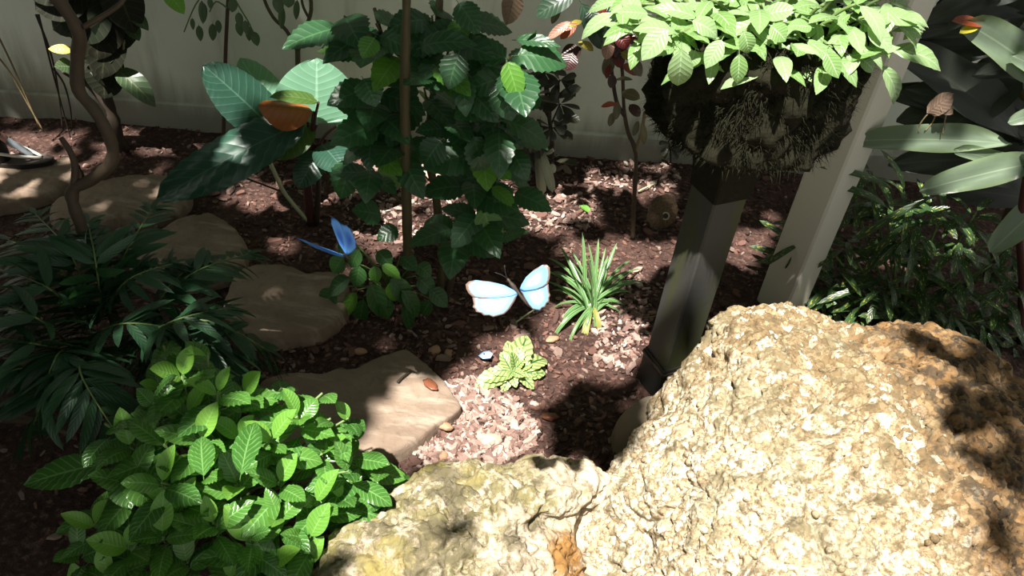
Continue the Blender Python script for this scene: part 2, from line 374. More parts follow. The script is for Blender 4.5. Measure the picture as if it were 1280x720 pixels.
for i in range(9000):
    x, y = rnd(-2.1, 1.4), rnd(.75, 2.75)
    if random.random() < .5: q = at_z(rnd(300, 900), rnd(185, 600)); x, y = q.x, q.y
    s = rnd(.006, .02); vs, fs = chip_geo(s*rnd(1, 1.8), s*rnd(.4, .9), s*rnd(.15, .4), 5)
    M = Matrix.Translation((x, y, gz(x, y)+.002+s*.15)) @ eul(.5); b = len(V)
    V += [M @ v for v in vs]; F += [tuple(b+k for k in f) for f in fs]
tag(link('mulch', mesh('mulch', V, F, MT['bark'], False), ground), kind='stuff')

MT['pale_sunlit_bark'] = chip_mat('pale_sunlit_bark', ((.46, .32, .27), (.30, .19, .155), (.58, .47, .40), (.20, .12, .10)))  # pale debris, spread over sun patches to brighten the lit mulch by colour
V = []; F = []
for poly, cnt in (([(560, 480), (590, 470), (640, 495), (672, 530), (668, 560), (600, 590), (540, 590), (505, 555)], 1500), ([(740, 380), (800, 330), (815, 400), (790, 470), (745, 460)], 350), ([(430, 195), (640, 195), (645, 300), (430, 300)], 700), ([(640, 245), (745, 245), (745, 290), (640, 290)], 260), ([(730, 205), (850, 205), (850, 240), (730, 235)], 200)):
    k = 0; xs = [p[0] for p in poly]; ys = [p[1] for p in poly]
    while k < cnt:
        x, y = rnd(min(xs), max(xs)), rnd(min(ys), max(ys))
        if not inside(x, y, poly): continue
        p = at_z(x, y); s = rnd(.006, .02) if random.random() < .85 else rnd(.02, .032); vs, fs = chip_geo(s*rnd(1, 1.8), s*rnd(.4, .9), s*rnd(.15, .4), 5)
        M = Matrix.Translation((p.x, p.y, gz(p.x, p.y)+.004+s*.15)) @ eul(.5); b = len(V)
        V += [M @ v for v in vs]; F += [tuple(b+q for q in f) for f in fs]; k += 1
tag(link('pale_sunlit_mulch', mesh('pale_sunlit_mulch', V, F, MT['pale_sunlit_bark'], False), ground), kind='stuff')

def pebble(name, x, y, z, s, mat, label, cat, rot=0., flat=.5, group=None, lumps=.25):
    bm = bmesh.new(); bmesh.ops.create_icosphere(bm, subdivisions=3, radius=1)
    so = jit(20)
    for v in bm.verts:
        k = 1+lumps*noise.noise(v.co*1.6+so)+lumps*.4*noise.noise(v.co*4+so)
        v.co = Vector((v.co.x*s[0]*k, v.co.y*s[1]*k, v.co.z*min(s)*flat*k))
    me = bpy.data.meshes.new(name); bm.to_mesh(me); bm.free(); me.materials.append(mat)
    me.polygons.foreach_set('use_smooth', [True]*len(me.polygons))
    p = at_z(x, y, z); o = link(name, me); o.location = (p.x, p.y, z+min(s)*flat*.5); o.rotation_euler = (0, 0, rot)
    return tag(o, label, cat, group)
pebble('bark_flake', 538, 481, .052, (.024, .014), MT['red_bark'], 'glossy red-brown bark flake lying on the broad tan flagstone', 'bark', -.7, .35)
pebble('stone', 543, 440, .0, (.017, .015), MT['tan_stone'], 'larger rough tan stone just behind the corner of the broad flagstone', 'stone', .3, .8)
pebble('stone', 561, 443, .0, (.013, .012), MT['tan_stone'], 'smaller orange-tan stone beside the larger tan one behind the flagstone corner', 'stone', .9, .8)
pebble('stone', 450, 440, .0, (.02, .012), MT['tan_stone'], 'flat speckled tan stone in the dark soil behind the broad flagstone', 'stone', .1, .5)
pebble('bark_flake', 556, 534, .02, (.022, .012), MT['tan_stone'], 'brown oblong chip at the front edge of the broad flagstone', 'bark', -.2, .7)
pebble('stone', 555, 573, .0, (.014, .014), MT['tan_stone'], 'orange stone in dark mulch behind the mossy boulder', 'stone', .2, .9)
pebble('stone', 612, 552, .0, (.03, .02), MT['pale_chip'], 'pinkish stone behind the top edge of the mossy boulder', 'stone', .2, .6)
pebble('stone', 600, 545, .0, (.012, .02), MT['pale_chip'], 'pale pink upright stone in the sunlit mulch', 'stone', .2, 1.)
pebble('stone', 585, 560, .0, (.016, .012), MT['pale_chip'], 'pale pink pebble at the left of the sunlit mulch patch', 'stone', 1.2, .8)
pebble('stone', 690, 425, .0, (.02, .012), MT['tan_stone'], 'reddish stone between the spider plant and the variegated plant', 'stone', .5, .6)
pebble('bark_flake', 688, 522, .0, (.022, .012), MT['red_bark'], 'red-brown bark piece in the shade before the dark post', 'bark', .1, .6)
pebble('stone', 480, 628, .02, (.028, .02), MT['tan_stone'], 'brown stone between the leafy shrub and the mossy boulder', 'stone', .5, .7)
pebble('stone', 478, 632, .0, (.02, .02), MT['red_bark'], 'small reddish stone beside the tips of the leafy shrub', 'stone', .5, .7)
PEB = ['small pale pebble below the left leaf tip of the variegated plant', 'tiny pale pebble right under the variegated plant', 'pale pebble below the right leaf of the variegated plant', 'pale pebble in the middle of the sunlit mulch patch', 'pale pebble just left of the pinkish upright stone', 'small pale pebble at the front corner of the broad flagstone', 'largest pale pebble at the right of the sunlit mulch', 'tiny pale pebble above the middle of the sunlit mulch', 'rightmost small pale pebble near the mulch shade edge', 'small pale pebble below the white shell fragment']
for i, (x, y, s) in enumerate([(598, 507, .008), (622, 498, .007), (668, 506, .01), (612, 525, .009), (583, 545, .011), (571, 521, .009), (643, 530, .012), (625, 520, .006), (660, 540, .008), (577, 500, .008)]):
    pebble('pebble', x, y, 0, (s*1.3, s*.8), MT['pale_chip'], PEB[i], 'pebble', rnd(0, 3), .8, 'pale pebbles in the sunlit mulch')
# white curved shell fragment, blue flake
p = at_z(567, 481, .012); t = thing('shell_fragment', p, 'curved white shell fragment on the mulch beside the flagstone', 'shell')
stem('shell', t, [at_z(556, 477, .012), at_z(561, 482, .013), at_z(569, 483, .013), at_z(578, 479, .012)], .004, .0025, MT['white_shell'], 6)
def twig(name, pts, r, mat, label, cat='twig'):
    P = [at_z(*q) for q in pts]; t = thing(name, P[0], label, cat); stem('shaft', t, P, r, r*.6, mat, 5); return t
twig('twig', [(645, 403, .015), (660, 392, .02), (678, 381, .03)], .003, MT['palestem'], 'short yellow twig under the bright butterfly')
twig('twig', [(715, 250, .01), (730, 258, .012), (744, 262, .015)], .003, MT['tanstem'], 'short brown twig on sunlit mulch beside a fresh green scrap')
twig('twig', [(497, 478, .055), (505, 470, .058), (514, 464, .056)], .004, MT['darkstem'], 'short dark twig on the broad tan flagstone')
twig('twig', [(798, 239, .015), (808, 234, .018), (818, 230, .015)], .0035, MT['palestem'], 'pale twig on the mulch right of the thin croton stem')
twig('twig', [(890, 400, .02), (850, 392, .02), (930, 330, .05)][:2] + [(800, 398, .015)], .003, MT['tanstem'], 'thin brown twig passing behind the dark post')
twig('branch', [(-30, 526, .03), (20, 524, .06), (60, 532, .06), (95, 545, .03)], .012, MT['trunk'], 'dark fallen branch on the shaded soil at far left', 'branch')

# ------------------------------------------------------------------ leaf meshes (unit length along +Y, unit width along X)
def leaf_mesh(name, mat, a=.6, b=1., nl=8, nw=2, fold=.2, droop=.5, corr=0, ncorr=8, serr=0, pet=.08, wav=0, tw=0., cup=0., width=.5):
    tm = a/(a+b); nm = tm**a*(1-tm)**b; vs = []; uv = []; fs = []
    y = pet; z = pet*.15; ang = .15; py, pz = y, z
    rows = []
    for i in range(nl+1):
        t = i/nl; an = .15-droop*t
        if i: py += math.cos(an)*(1-pet)/nl; pz += math.sin(an)*(1-pet)/nl
        wv = (t**a*(1-t)**b)/nm*.5 if 0 < t < 1 else (.012 if t == 0 else 0.004)
        if i == nl: wv = .004
        row = []
        for j in range(-nw, nw+1):
            u = j/nw; au = abs(u); ww = wv
            if serr and au == 1: ww *= (1+serr*(1 if i % 2 else -1))
            x = u*ww; zz = (abs(x)*math.tan(fold)*width) - cup*(u*ww*2)**2*width + corr*math.sin(6.283*(t*ncorr-au*ncorr*.22))*min(1, wv*5)*(1 if au > 0 else -.3)
            zz += wav*math.sin(t*9+j*1.7)*au + tw*x*t
            row.append(len(vs)); vs.append((x, py-math.sin(an)*zz*.6, pz+math.cos(an)*zz)); uv.append((u*.5+.5, t))
        rows.append(row)
    for i in range(nl):
        for j in range(2*nw): fs.append((rows[i][j], rows[i][j+1], rows[i+1][j+1], rows[i+1][j]))
    if pet > 0:
        k = len(vs); r = .016
        for q, (yy, zz2) in enumerate(((0, 0), (pet*1.3, pet*.15))):
            for m in range(3):
                th = m*2.094+.5; vs.append((r*math.cos(th)/max(width, .1)*.5, yy, zz2+r*math.sin(th)-.004)); uv.append((.5, 0))
        for m in range(3): fs.append((k+m, k+(m+1) % 3, k+3+(m+1) % 3, k+3+m))
    return mesh(name, vs, fs, mat, True, uv)
def put_leaf(root, me, base, tip, wid, up, name='leaf', zs=None):
    d = tip-base; L = d.length
    return link(name, me, root, frame(base-org(root), d, up, wid, L, zs))
def cam_up(p, k=.8, j=.25):              # leaf faces lean to the light above and a little to the front
    return ((CAM-p).normalized()*k+Vector((0, 0, .8))+jit(j)).normalized()
def px_leaf(root, mes, b, t, Y, dY, wpx, k=.8, j=.15, name='leaf'):
    B = at_y(b[0], b[1], Y); T = at_y(t[0], t[1], Y-dY); me = random.choice(mes) if isinstance(mes, list) else mes
    return put_leaf(root, me, B, T, wpx*mpp(B), cam_up(B, k, j), name)

# ------------------------------------------------------------------ foreground leafy shrub
lm = leafmat('shrub_leaf', (.08, .205, .032), (.042, .135, .026), (.15, .30, .09), 9, .26, .22, lat=.09)
ly = leafmat('young_shrub_leaf', (.17, .36, .05), (.12, .30, .045), (.2, .42, .1), 9, .35, .3)
SH = [leaf_mesh('leaf', lm, a, b, 20, 3, fo, dr, .018, 9, 0, .07, .01, 0, .1, .42) for a, b, fo, dr in ((.8, .95, .25, .5), (.9, .9, .2, .8), (.75, 1., .3, .3))]
SY_ = [leaf_mesh('leaf', ly, .8, .9, 14, 2, .35, .4, .006, 8, 0, .07, 0, 0, 0, .45)]
SHP = [(22, 600), (75, 560), (120, 540), (170, 480), (200, 420), (230, 425), (290, 455), (340, 462), (395, 475), (440, 515), (455, 560), (508, 590), (490, 640), (420, 650), (395, 700), (385, 760), (60, 760), (70, 670), (60, 625)]
base = at_z(270, 640, 0); shrub = thing('leafy_shrub', (base.x, base.y, gz(base.x, base.y)), 'bright green leafy shrub with ribbed glossy leaves at bottom left', 'shrub')
def shrub_z(x, y): dx = (x-base.x+.03)/.46; dy = (y-base.y-.05)/.34; return .1+.36*math.sqrt(max(0, 1-dx*dx-dy*dy))
tips = []; tries = 0
while len(tips) < 56 and tries < 9000:
    tries += 1
    x = base.x+rnd(-.5, .5); y = base.y+rnd(-.4, .45); z = shrub_z(x, y)
    if z < .12: continue
    q = proj(Vector((x, y, z)))
    if not inside(q[0], q[1], SHP) or min(abs(q[0]-a) for a in (0,)) < 60 or q[0] < (125 if q[1] < 630 else 85): continue
    p = Vector((x, y, z+rnd(-.05, .02)))
    if any((p-t).length < .062 for t in tips): continue
    tips.append(p)
for i, p in enumerate(tips):
    out = Vector((p.x-base.x, p.y-base.y, 0)); o2 = out*.45
    stem('stem', shrub, [base+Vector((out.x*.12, out.y*.12, 0)), base+o2*1.1+Vector((0, 0, p.z*.55)), p], .004, .0025, MT['greenstem'], 5, 3)
    yaw = rnd(0, 3.14); nlv = random.choice((5, 6, 6, 7)); lean = (out*.9+Vector((0, 0, .55))).normalized()
    for k in range(nlv):
        yw = yaw+k*2.4; ring = k/(nlv-1)
        hd = Vector((math.cos(yw), math.sin(yw), 0)); d = hd*(.55+.45*ring)+Vector((0, 0, .55-.75*ring))+lean*.25
        L = rnd(.075, .125)*(.72+.28*ring); young = ring < .25 and random.random() < .65
        b = p-Vector((0, 0, .012*k*.8)); T = b+d.normalized()*L
        q = proj(T)
        if not inside(q[0], q[1], SHP): T = b+(T-b)*.7
        q = proj(T)
        if not inside(q[0], q[1], SHP): continue
        put_leaf(shrub, random.choice(SY_ if young else SH), b, T, L*rnd(.42, .54), (Vector((0, 0, 1))+lean*.4+jit(.2)+(CAM-b).normalized()*.25).normalized())
for b, t, wpx, z in [((140, 578), (24, 604), 42, .3), ((450, 585), (508, 598), 30, .22), ((425, 625), (482, 628), 22, .2), ((205, 470), (212, 420), 34, .42), ((420, 560), (455, 520), 34, .28), ((130, 640), (66, 666), 26, .22), ((150, 590), (163, 635), 38, .34), ((300, 600), (318, 520), 36, .45), ((405, 612), (468, 640), 30, .2), ((255, 600), (250, 540), 34, .46)]:
    B = at_z(b[0], b[1], z); T = at_z(t[0], t[1], z-.01); put_leaf(shrub, SH[0], B, T, wpx*mpp(B), cam_up(B, .5, .1))

# ------------------------------------------------------------------ palms
pm = leafmat('palm_leaflet', (.026, .08, .033), (.017, .055, .026), None, rough=.4, trans=.15)
PL = [leaf_mesh('leaflet', pm, .45, .7, 6, 1, .25, dr, pet=0, width=.2) for dr in (.3, .7)]
def palm(loc_px, label, fronds):
    b = at_z(loc_px[0], loc_px[1], 0); r = thing('palm', (b.x, b.y, gz(b.x, b.y)), label, 'palm')
    for (p0, p1, p2, ll) in fronds:
        P = [at_z(*p0), at_z(*p1), at_z(*p2)]; path = smooth_path([b+(P[0]-b)*.1, P[0], P[1], P[2]], 8)
        fro = stem('frond', r, path[::2], .004, .0015, MT['greenstem'], 5, 2)
        n = len(path)
        for i in range(7, n, 1):
            t = (i-7)/(n-8); p = path[i]; d = (path[min(i+1, n-1)]-path[max(i-1, 0)]).normalized()
            side = d.cross(Vector((0, 0, 1))); side.normalize(); up = side.cross(d)
            L = ll*(1-.55*abs(t-.45)**1.3*1.6)*rnd(.9, 1.1)
            for s in (-1, 1):
                dv = (side*s+d*(.45+.8*t)+up*rnd(-.1, .15)-Vector((0, 0, rnd(.1, .35)))).normalized()
                put_leaf(fro, random.choice(PL), p, p+dv*L, L*.2, (up+jit(.2)).normalized(), 'leaflet')
        dv = (path[-1]-path[-3]).normalized(); put_leaf(fro, PL[0], path[-1], path[-1]+dv*ll*.6, ll*.12, Vector((0, 0, 1)), 'leaflet')
palm((150, 450), 'dark green palm whose fronds arch right over the brown flagstones', [((170, 440, .15), (250, 400, .32), (330, 435, .2), .13), ((160, 420, .18), (235, 345, .36), (310, 318, .3), .13), ((170, 430, .16), (210, 360, .34), (245, 330, .34), .11), ((180, 450, .12), (255, 430, .3), (335, 455, .12), .12), ((165, 430, .2), (220, 400, .42), (285, 385, .36), .12), ((170, 460, .12), (240, 440, .25), (300, 470, .2), .11)])
palm((100, 400), 'dark green palm with upright fronds at left before the long flagstone', [((130, 390, .2), (155, 320, .4), (190, 262, .4), .12), ((110, 390, .2), (90, 320, .42), (45, 268, .38), .12), ((100, 400, .2), (60, 360, .42), (-5, 335, .34), .13), ((125, 400, .22), (120, 330, .44), (110, 280, .44), .12), ((110, 400, .2), (70, 330, .4), (10, 300, .36), .13), ((120, 400, .2), (160, 350, .4), (215, 330, .38), .11)])
palm((95, 455), 'palm in deep shade at far left with a frond hanging before it', [((115, 440, .25), (100, 465, .42), (150, 548, .3), .12), ((85, 440, .2), (45, 430, .4), (-20, 420, .3), .13), ((90, 450, .2), (60, 490, .36), (35, 545, .22), .12), ((105, 430, .2), (150, 405, .4), (215, 410, .34), .12), ((85, 430, .2), (50, 400, .42), (10, 385, .4), .12), ((95, 440, .2), (75, 440, .4), (60, 470, .38), .12), ((80, 470, .15), (30, 460, .32), (-20, 480, .26), .13)])

# ------------------------------------------------------------------ left sapling
def ypts(l): return [at_y(x, y, Y) for x, y, Y in l]
b = at_z(165, 492, 0); t = thing('sapling', b, 'crooked bare-trunked sapling rising through the palms at left', 'tree')
stem('trunk', t, [b]+ypts([(150, 425, 1.36), (122, 335, 1.4), (100, 280, 1.42), (90, 240, 1.44), (112, 226, 1.45), (138, 205, 1.45), (139, 178, 1.46), (120, 140, 1.46), (98, 112, 1.47), (97, 70, 1.48), (98, 40, 1.48), (72, -2, 1.49), (40, -50, 1.5)]), .0135, .0135, MT['trunk'], 10, 5, .25)
stem('branch', t, ypts([(92, 236, 1.44), (94, 210, 1.46), (88, 190, 1.47), (76, 172, 1.48)]), .009, .006, MT['trunk'], 8)
stem('branch', t, ypts([(104, 34, 1.48), (125, 22, 1.5), (150, 5, 1.52), (165, -20, 1.55)]), .006, .004, MT['trunk'], 7)

# ------------------------------------------------------------------ dark broad-leaved plant at top left
dk = leafmat('dark_leaf', (.012, .018, .009), (.016, .016, .010), (.035, .035, .018), 8, .7, .08, spec=.15, lat=.05)
dk2 = leafmat('dull_green_leaf', (.05, .085, .04), (.035, .07, .03), (.12, .15, .07), 8, .4, .2)
ylw = leafmat('yellow_leaf', (.75, .55, .05), (.75, .5, .05), (.35, .35, .04), 7, .4, .3, spots=((.2, .3, .03), .55))
DK = [leaf_mesh('leaf', dk, .7, .8, 10, 2, .2, dr, .01, 8, 0, .05, .02) for dr in (.5, .9)]
DG = [leaf_mesh('leaf', dk2, .6, .9, 10, 2, .25, dr, .006, 8, 0, .08, .02) for dr in (.4, .8)]
YL = leaf_mesh('leaf', ylw, .6, .8, 8, 2, .1, .3)
b = at_z(155, 188, 0); Yc = b.y-.02; t = thing('broadleaf_shrub', (b.x, b.y, gz(b.x, b.y)), 'tall shrub with very dark broad leaves and one yellow leaf at top left', 'shrub')
stem('stem', t, [b]+ypts([(146, 165, Yc), (138, 135, Yc), (128, 100, Yc), (130, 50, Yc), (120, -20, Yc)]), .024, .012, MT['darkstem'], 9, 4, .3)
stem('stem', t, ypts([(138, 140, Yc), (112, 108, Yc), (95, 100, Yc), (78, 90, Yc-.05)]), .012, .004, MT['darkstem'], 7)
stem('stem', t, ypts([(140, 110, Yc), (152, 80, Yc-.03), (155, 50, Yc-.05)]), .006, .004, MT['tanstem'], 6)
for bb, tt, wd, dy in [((115, -20), (40, 10), 70, .1), ((125, -10), (80, 50), 75, .12), ((130, -20), (118, 78), 66, .1), ((135, -20), (150, 70), 60, .1), ((120, 0), (60, 35), 60, .06), ((140, 20), (125, 100), 50, .1), ((130, 40), (100, 78), 45, .06), ((145, 40), (165, 20), 40, .03), ((140, -30), (168, 40), 50, .1), ((110, -40), (30, -8), 70, .1), ((135, 70), (128, 125), 46, .06), ((120, 60), (148, 110), 40, .06), ((125, 90), (112, 118), 34, .03), ((140, 60), (118, 20), 50, .02)]:
    px_leaf(t, DK, bb, tt, Yc, dy, wd, .9)
for bb, tt, wd, dy in [((142, 84), (196, 128), 30, .06), ((160, 20), (184, 30), 20, .05), ((158, 30), (174, 50), 20, .05), ((96, 85), (68, 82), 24, .05), ((135, 95), (112, 88), 14, .02), ((150, 60), (128, 86), 14, .03)]:
    px_leaf(t, DG, bb, tt, Yc-.03, dy, wd, .7)
px_leaf(t, YL, (94, 63), (60, 61), Yc-.04, .02, 13, 1.2)
# hanging vines at the left of the wall
b = at_y(60, 20, 2.45); t = thing('hanging_vine', b, 'thin dark aerial roots hanging before the wall at far left', 'vine')
for pts in ([(48, 18), (56, 50), (66, 90), (74, 120), (82, 150), (88, 172)], [(45, 18), (62, 62), (70, 95), (75, 130), (78, 160)], [(66, 85), (80, 105), (88, 135), (90, 160)]):
    stem('root', t, [at_y(x, y, 2.45) for x, y in pts], .004, .002, MT['darkstem'], 5)
b = at_y(0, 48, 2.4); t = thing('hanging_vine', b, 'two slanting thin stems crossing the left edge before the wall', 'vine')
stem('root', t, [at_y(x, y, 2.42) for x, y in [(-10, 30), (10, 70), (28, 110), (50, 160)]], .0035, .003, MT['tanstem'], 5)
stem('root', t, [at_y(x, y, 2.42) for x, y in [(-10, 62), (12, 90), (32, 125), (55, 165)]], .0035, .003, MT['tanstem'], 5)

# ------------------------------------------------------------------ big-leaved philodendron
ph = leafmat('philodendron_leaf', (.024, .075, .05), (.02, .06, .04), (.055, .12, .085), 11, .3, .2, midrib=.03, lat=.05)
phl = leafmat('sunlit_philodendron_leaf', (.14, .30, .19), (.14, .30, .19), (.22, .4, .28), 10, .35, .3, midrib=.03, lat=.05)  # lighter copy of the leaf colour, for leaves the sun falls on
pho = leafmat('orange_leaf', (.35, .10, .02), (.35, .10, .02), (.2, .08, .02), 8, .5, .2, tmul=.8)
phg = leafmat('olive_leaf', (.06, .12, .025), (.06, .12, .025), (.1, .16, .04), 8, .4, .25)
PHD = leaf_mesh('leaf', ph, .45, .6, 24, 4, .35, .35, .012, 12, 0, .02, .01, 0, .2, .3)
PHL = leaf_mesh('leaf', phl, .4, .7, 20, 4, .15, .3, .006, 10, 0, .02, .012, 0, .1, .5)
PHO = leaf_mesh('leaf', pho, .5, .6, 14, 4, -.3, .5, 0, 8, 0, .02, .01, 0, .5, .5)
PHG = leaf_mesh('leaf', phg, .5, .7, 14, 4, .25, .6, 0, 8, 0, .02, .01, 0, .1, .5)
b = at_z(388, 280, 0); t = thing('philodendron', (b.x, b.y, gz(b.x, b.y)), 'large-leaved plant with glossy long dark leaves and one sunlit pale leaf', 'plant')
Yp = b.y
stem('stem', t, [b, at_y(384, 230, Yp), at_y(382, 190, Yp)], .016, .012, MT['redstem'], 8)
stem('stem', t, [b+Vector((.02, 0, 0)), at_y(398, 230, Yp), at_y(394, 180, Yp)], .010, .007, MT['darkstem'], 8)
for (bb, tt, wd, Y, dy, me, k, lb) in [((385, 150), (192, 250), 66, Yp-.05, .2, PHD, 1.0, 'long dark blue-green leaf'), ((348, 168), (254, 80), 64, Yp-.02, -.0, PHD, 1.2, 'folded dark leaf'), ((352, 155), (300, 72), 56, Yp+.02, -.1, PHL, .7, 'half lit green leaf'), ((396, 156), (396, 72), 100, Yp-.06, -.08, PHL, 1.1, 'sunlit pale leaf'), ((420, 158), (468, 132), 44, Yp+.05, -.05, PHL, .9, None), ((392, 140), (322, 128), 42, Yp-.08, .05, PHO, .8, 'orange curled underside'), ((398, 128), (338, 114), 24, Yp-.1, .05, PHG, .3, None), ((390, 150), (338, 196), 50, Yp-.02, .1, PHG, .9, None), ((402, 180), (432, 215), 46, Yp-.04, .1, PHD, .9, None), ((400, 190), (372, 235), 36, Yp-.04, .1, PHD, .9, None)]:
    o = px_leaf(t, me, bb, tt, Y, dy, wd, k, 0)
    if lb: o['label'] = lb
    B = at_y(bb[0], bb[1], Y); stem('petiole', t, [at_y(386, 215, Yp), (at_y(386, 190, Yp)+B)/2, B], .006, .004, MT['redstem'], 6)
stem('petiole', t, [at_y(334, 195, Yp-.12), at_y(343, 215, Yp-.1), at_y(357, 243, Yp-.06), b], .007, .006, MT['palestem'], 6)['label'] = 'pale sunlit leaf stalk'
stem('petiole', t, [at_y(300, 220, Yp-.1), at_y(340, 235, Yp-.08), at_y(380, 250, Yp-.02)], .003, .003, MT['darkstem'], 6)

# stake with drooping leaves, forked sapling
sp_l = leafmat('drooping_leaf', (.05, .09, .04), (.10, .14, .08), None, rough=.4, trans=.2)
SPL = [leaf_mesh('leaf', sp_l, .7, .9, 8, 2, .3, d, pet=.15) for d in (.2, .5)]
b = at_z(279, 188, 0); Yq = b.y; t = thing('slender_sapling', b, 'thin straight stem with small drooping leaves behind the big dark leaves', 'tree')
stem('stem', t, [b, at_y(281, 100, Yq), at_y(283, 40, Yq), at_y(287, -30, Yq)], .007, .006, MT['trunk'], 7)
for pts in ([(286, -15), (262, -12), (245, 5), (230, 40)], [(286, -15), (300, 10), (312, 30), (318, 45)], [(284, 10), (270, 2), (262, 15)]):
    stem('twig', t, [at_y(x, y, Yq-.03) for x, y in pts], .003, .002, MT['greenstem'], 5)
for bb, tt, wd in [((252, -5), (254, 30), 9), ((256, 0), (256, 28), 8), ((248, 28), (251, 52), 9), ((266, 25), (266, 52), 10), ((262, -5), (264, 12), 7), ((272, 22), (274, 42), 8), ((292, -5), (290, 16), 12), ((298, 12), (300, 34), 10), ((298, 22), (301, 46), 10), ((306, 22), (309, 44), 9), ((313, 30), (311, 52), 9), ((316, 36), (322, 58), 11), ((240, 20), (242, 38), 6)]:
    px_leaf(t, SPL, bb, tt, Yq-.04, .02, wd, 1.0)
px_leaf(t, leaf_mesh('leaf', ly, .6, .8), (205, -15), (230, 16), Yq-.1, .05, 22)
b = at_z(372, 182, 0); Yq = b.y; t = thing('forked_sapling', b, 'olive sapling with a fork standing against the wall behind the pale leaf', 'tree')
stem('trunk', t, [b, at_y(373, 120, Yq), at_y(372, 62, Yq)], .011, .009, MT['greentrunk'], 8)
stem('branch', t, [at_y(372, 64, Yq), at_y(358, 38, Yq), at_y(342, 22, Yq), at_y(330, -2, Yq), at_y(326, -30, Yq)], .007, .005, MT['greentrunk'], 7)
stem('branch', t, [at_y(372, 64, Yq), at_y(380, 40, Yq), at_y(389, 12, Yq), at_y(385, -25, Yq)], .008, .006, MT['greentrunk'], 7)
stem('branch', t, [at_y(386, 22, Yq), at_y(378, 5, Yq), at_y(375, -25, Yq)], .005, .004, MT['greentrunk'], 7)
for bb, tt, wd in [((345, -10), (350, 18), 14), ((352, 0), (352, 38), 9), ((362, -10), (360, 10), 16), ((372, -5), (370, 26), 8)]: px_leaf(t, SPL, bb, tt, Yq-.04, .02, wd, 1.0)

# ------------------------------------------------------------------ hibiscus
hb = leafmat('hibiscus_leaf', (.03, .095, .035), (.022, .07, .03), (.05, .13, .05), 7, .33, .2)
hl = leafmat('fresh_hibiscus_leaf', (.10, .25, .03), (.07, .20, .03), (.13, .3, .06), 7, .35, .3)
HB = [leaf_mesh('leaf', hb, .6, .95, 16, 2, .25, dr, .008, 7, .07, .1, .01, 0, .1, .6) for dr in (.4, .7, 1.)]
HL = [leaf_mesh('leaf', hl, .6, .9, 14, 2, .3, .5, .006, 7, .05, .1, .01, 0, .1, .6)]
b = at_z(522, 378, 0); t = thing('hibiscus', (b.x, b.y, gz(b.x, b.y)), 'tall dark green bush with toothed leaves and several straight stems at centre', 'shrub')
Yh = at_z(508, 370, 0).y
stem('trunk', t, [at_z(508, 372, 0), at_y(509, 300, Yh-.06), at_y(507, 200, Yh-.14), at_y(506, 100, Yh-.2), at_y(509, -30, Yh-.24)], .0145, .010, MT['greentrunk'], 9, 5, .2)
stem('trunk', t, [at_z(549, 380, 0), at_y(553, 320, Yh), at_y(544, 240, Yh), at_y(534, 180, Yh), at_y(545, 90, Yh), at_y(550, -20, Yh)], .013, .008, MT['greentrunk'], 9, 5, .2)
stem('trunk', t, [at_z(556, 378, 0), at_y(572, 320, Yh), at_y(590, 250, Yh), at_y(605, 180, Yh), at_y(622, 120, Yh-.05), at_y(630, 60, Yh-.05)], .012, .007, MT['trunk'], 9, 5, .2)
stem('branch', t, [at_y(500, 110, Yh-.02), at_y(488, 75, Yh-.04), at_y(476, 40, Yh-.06), at_y(468, 10, Yh-.06)], .006, .004, MT['trunk'], 7)
cl = [(430, 20, .1), (470, 30, .12), (540, 20, .05), (565, 50, .1), (470, 110, .1), (465, 165, .1), (540, 80, .15), (580, 90, .15), (640, 70, .15), (610, 120, .1), (560, 150, .1), (600, 170, .12), (640, 165, .1), (530, 110, .05), (580, 20, .05), (500, 50, .1), (620, 215, .1), (500, 170, .1), (465, 210, .05), (590, 225, .1), (600, 265, .12), (570, 285, .1), (640, 230, .05), (625, 150, .15), (475, 140, .12)]
for (x, y, dy) in cl:
    p = at_y(x, y, Yh-dy); tx = 508 if x < 525 else (545 if x < 580 else 600)
    q = at_y(tx+(x-tx)*.1, y+45, Yh-.01); stem('twig', t, [q, (p+q)/2+Vector((0, 0, -.01)), p], .004, .0025, MT['greentrunk'], 5, 3)
    a0 = rnd(0, 6.28); nn = 4 if y > 190 else 5
    for k in range(nn):
        a = a0+k*2.4; d = Vector((math.cos(a), math.sin(a)*.8-.15, rnd(-.55, .25))).normalized(); L = rnd(.09, .15)
        bb = p+Vector((0, 0, -.012*k)); put_leaf(t, random.choice(HL if random.random() < .1 else HB), bb, bb+d*L, L*rnd(.5, .65), (Vector((0, 0, .9))+(CAM-p).normalized()*.6+jit(.35)).normalized())
for bb, tt, wd, dy, me in [((575, 62), (560, 112), 38, .2, HB), ((632, 72), (650, 128), 30, .2, HL), ((625, 100), (640, 152), 44, .18, HB), ((590, 165), (606, 222), 36, .16, HB), ((555, 172), (524, 210), 38, .16, HB), ((452, 95), (472, 132), 38, .2, HB), ((460, 62), (403, 66), 34, .15, HB), ((470, 45), (452, 72), 28, .2, HL), ((600, 250), (622, 318), 36, .12, HL), ((600, 195), (640, 222), 36, .12, HL), ((612, 232), (645, 258), 20, .12, HL), ((680, 120), (640, 132), 30, .1, HB), ((662, 58), (668, 38), 24, .1, HB), ((640, 50), (700, 52), 18, .12, HB), ((480, 270), (440, 262), 34, .08, HB), ((440, 195), (425, 250), 40, .02, HB), ((500, 285), (470, 298), 26, .1, HB), ((580, 275), (618, 300), 24, .12, HB), ((625, 300), (660, 288), 20, .1, HB), ((520, 62), (590, 40), 34, .15, HB), ((570, 0), (600, 42), 36, .1, HB)]:
    px_leaf(t, me, bb, tt, Yh-dy, .04, wd, .8)
dry = leafmat('dry_leaf', (.22, .15, .11), (.2, .13, .09), (.12, .08, .05), 8, .7, .1, tmul=.7)
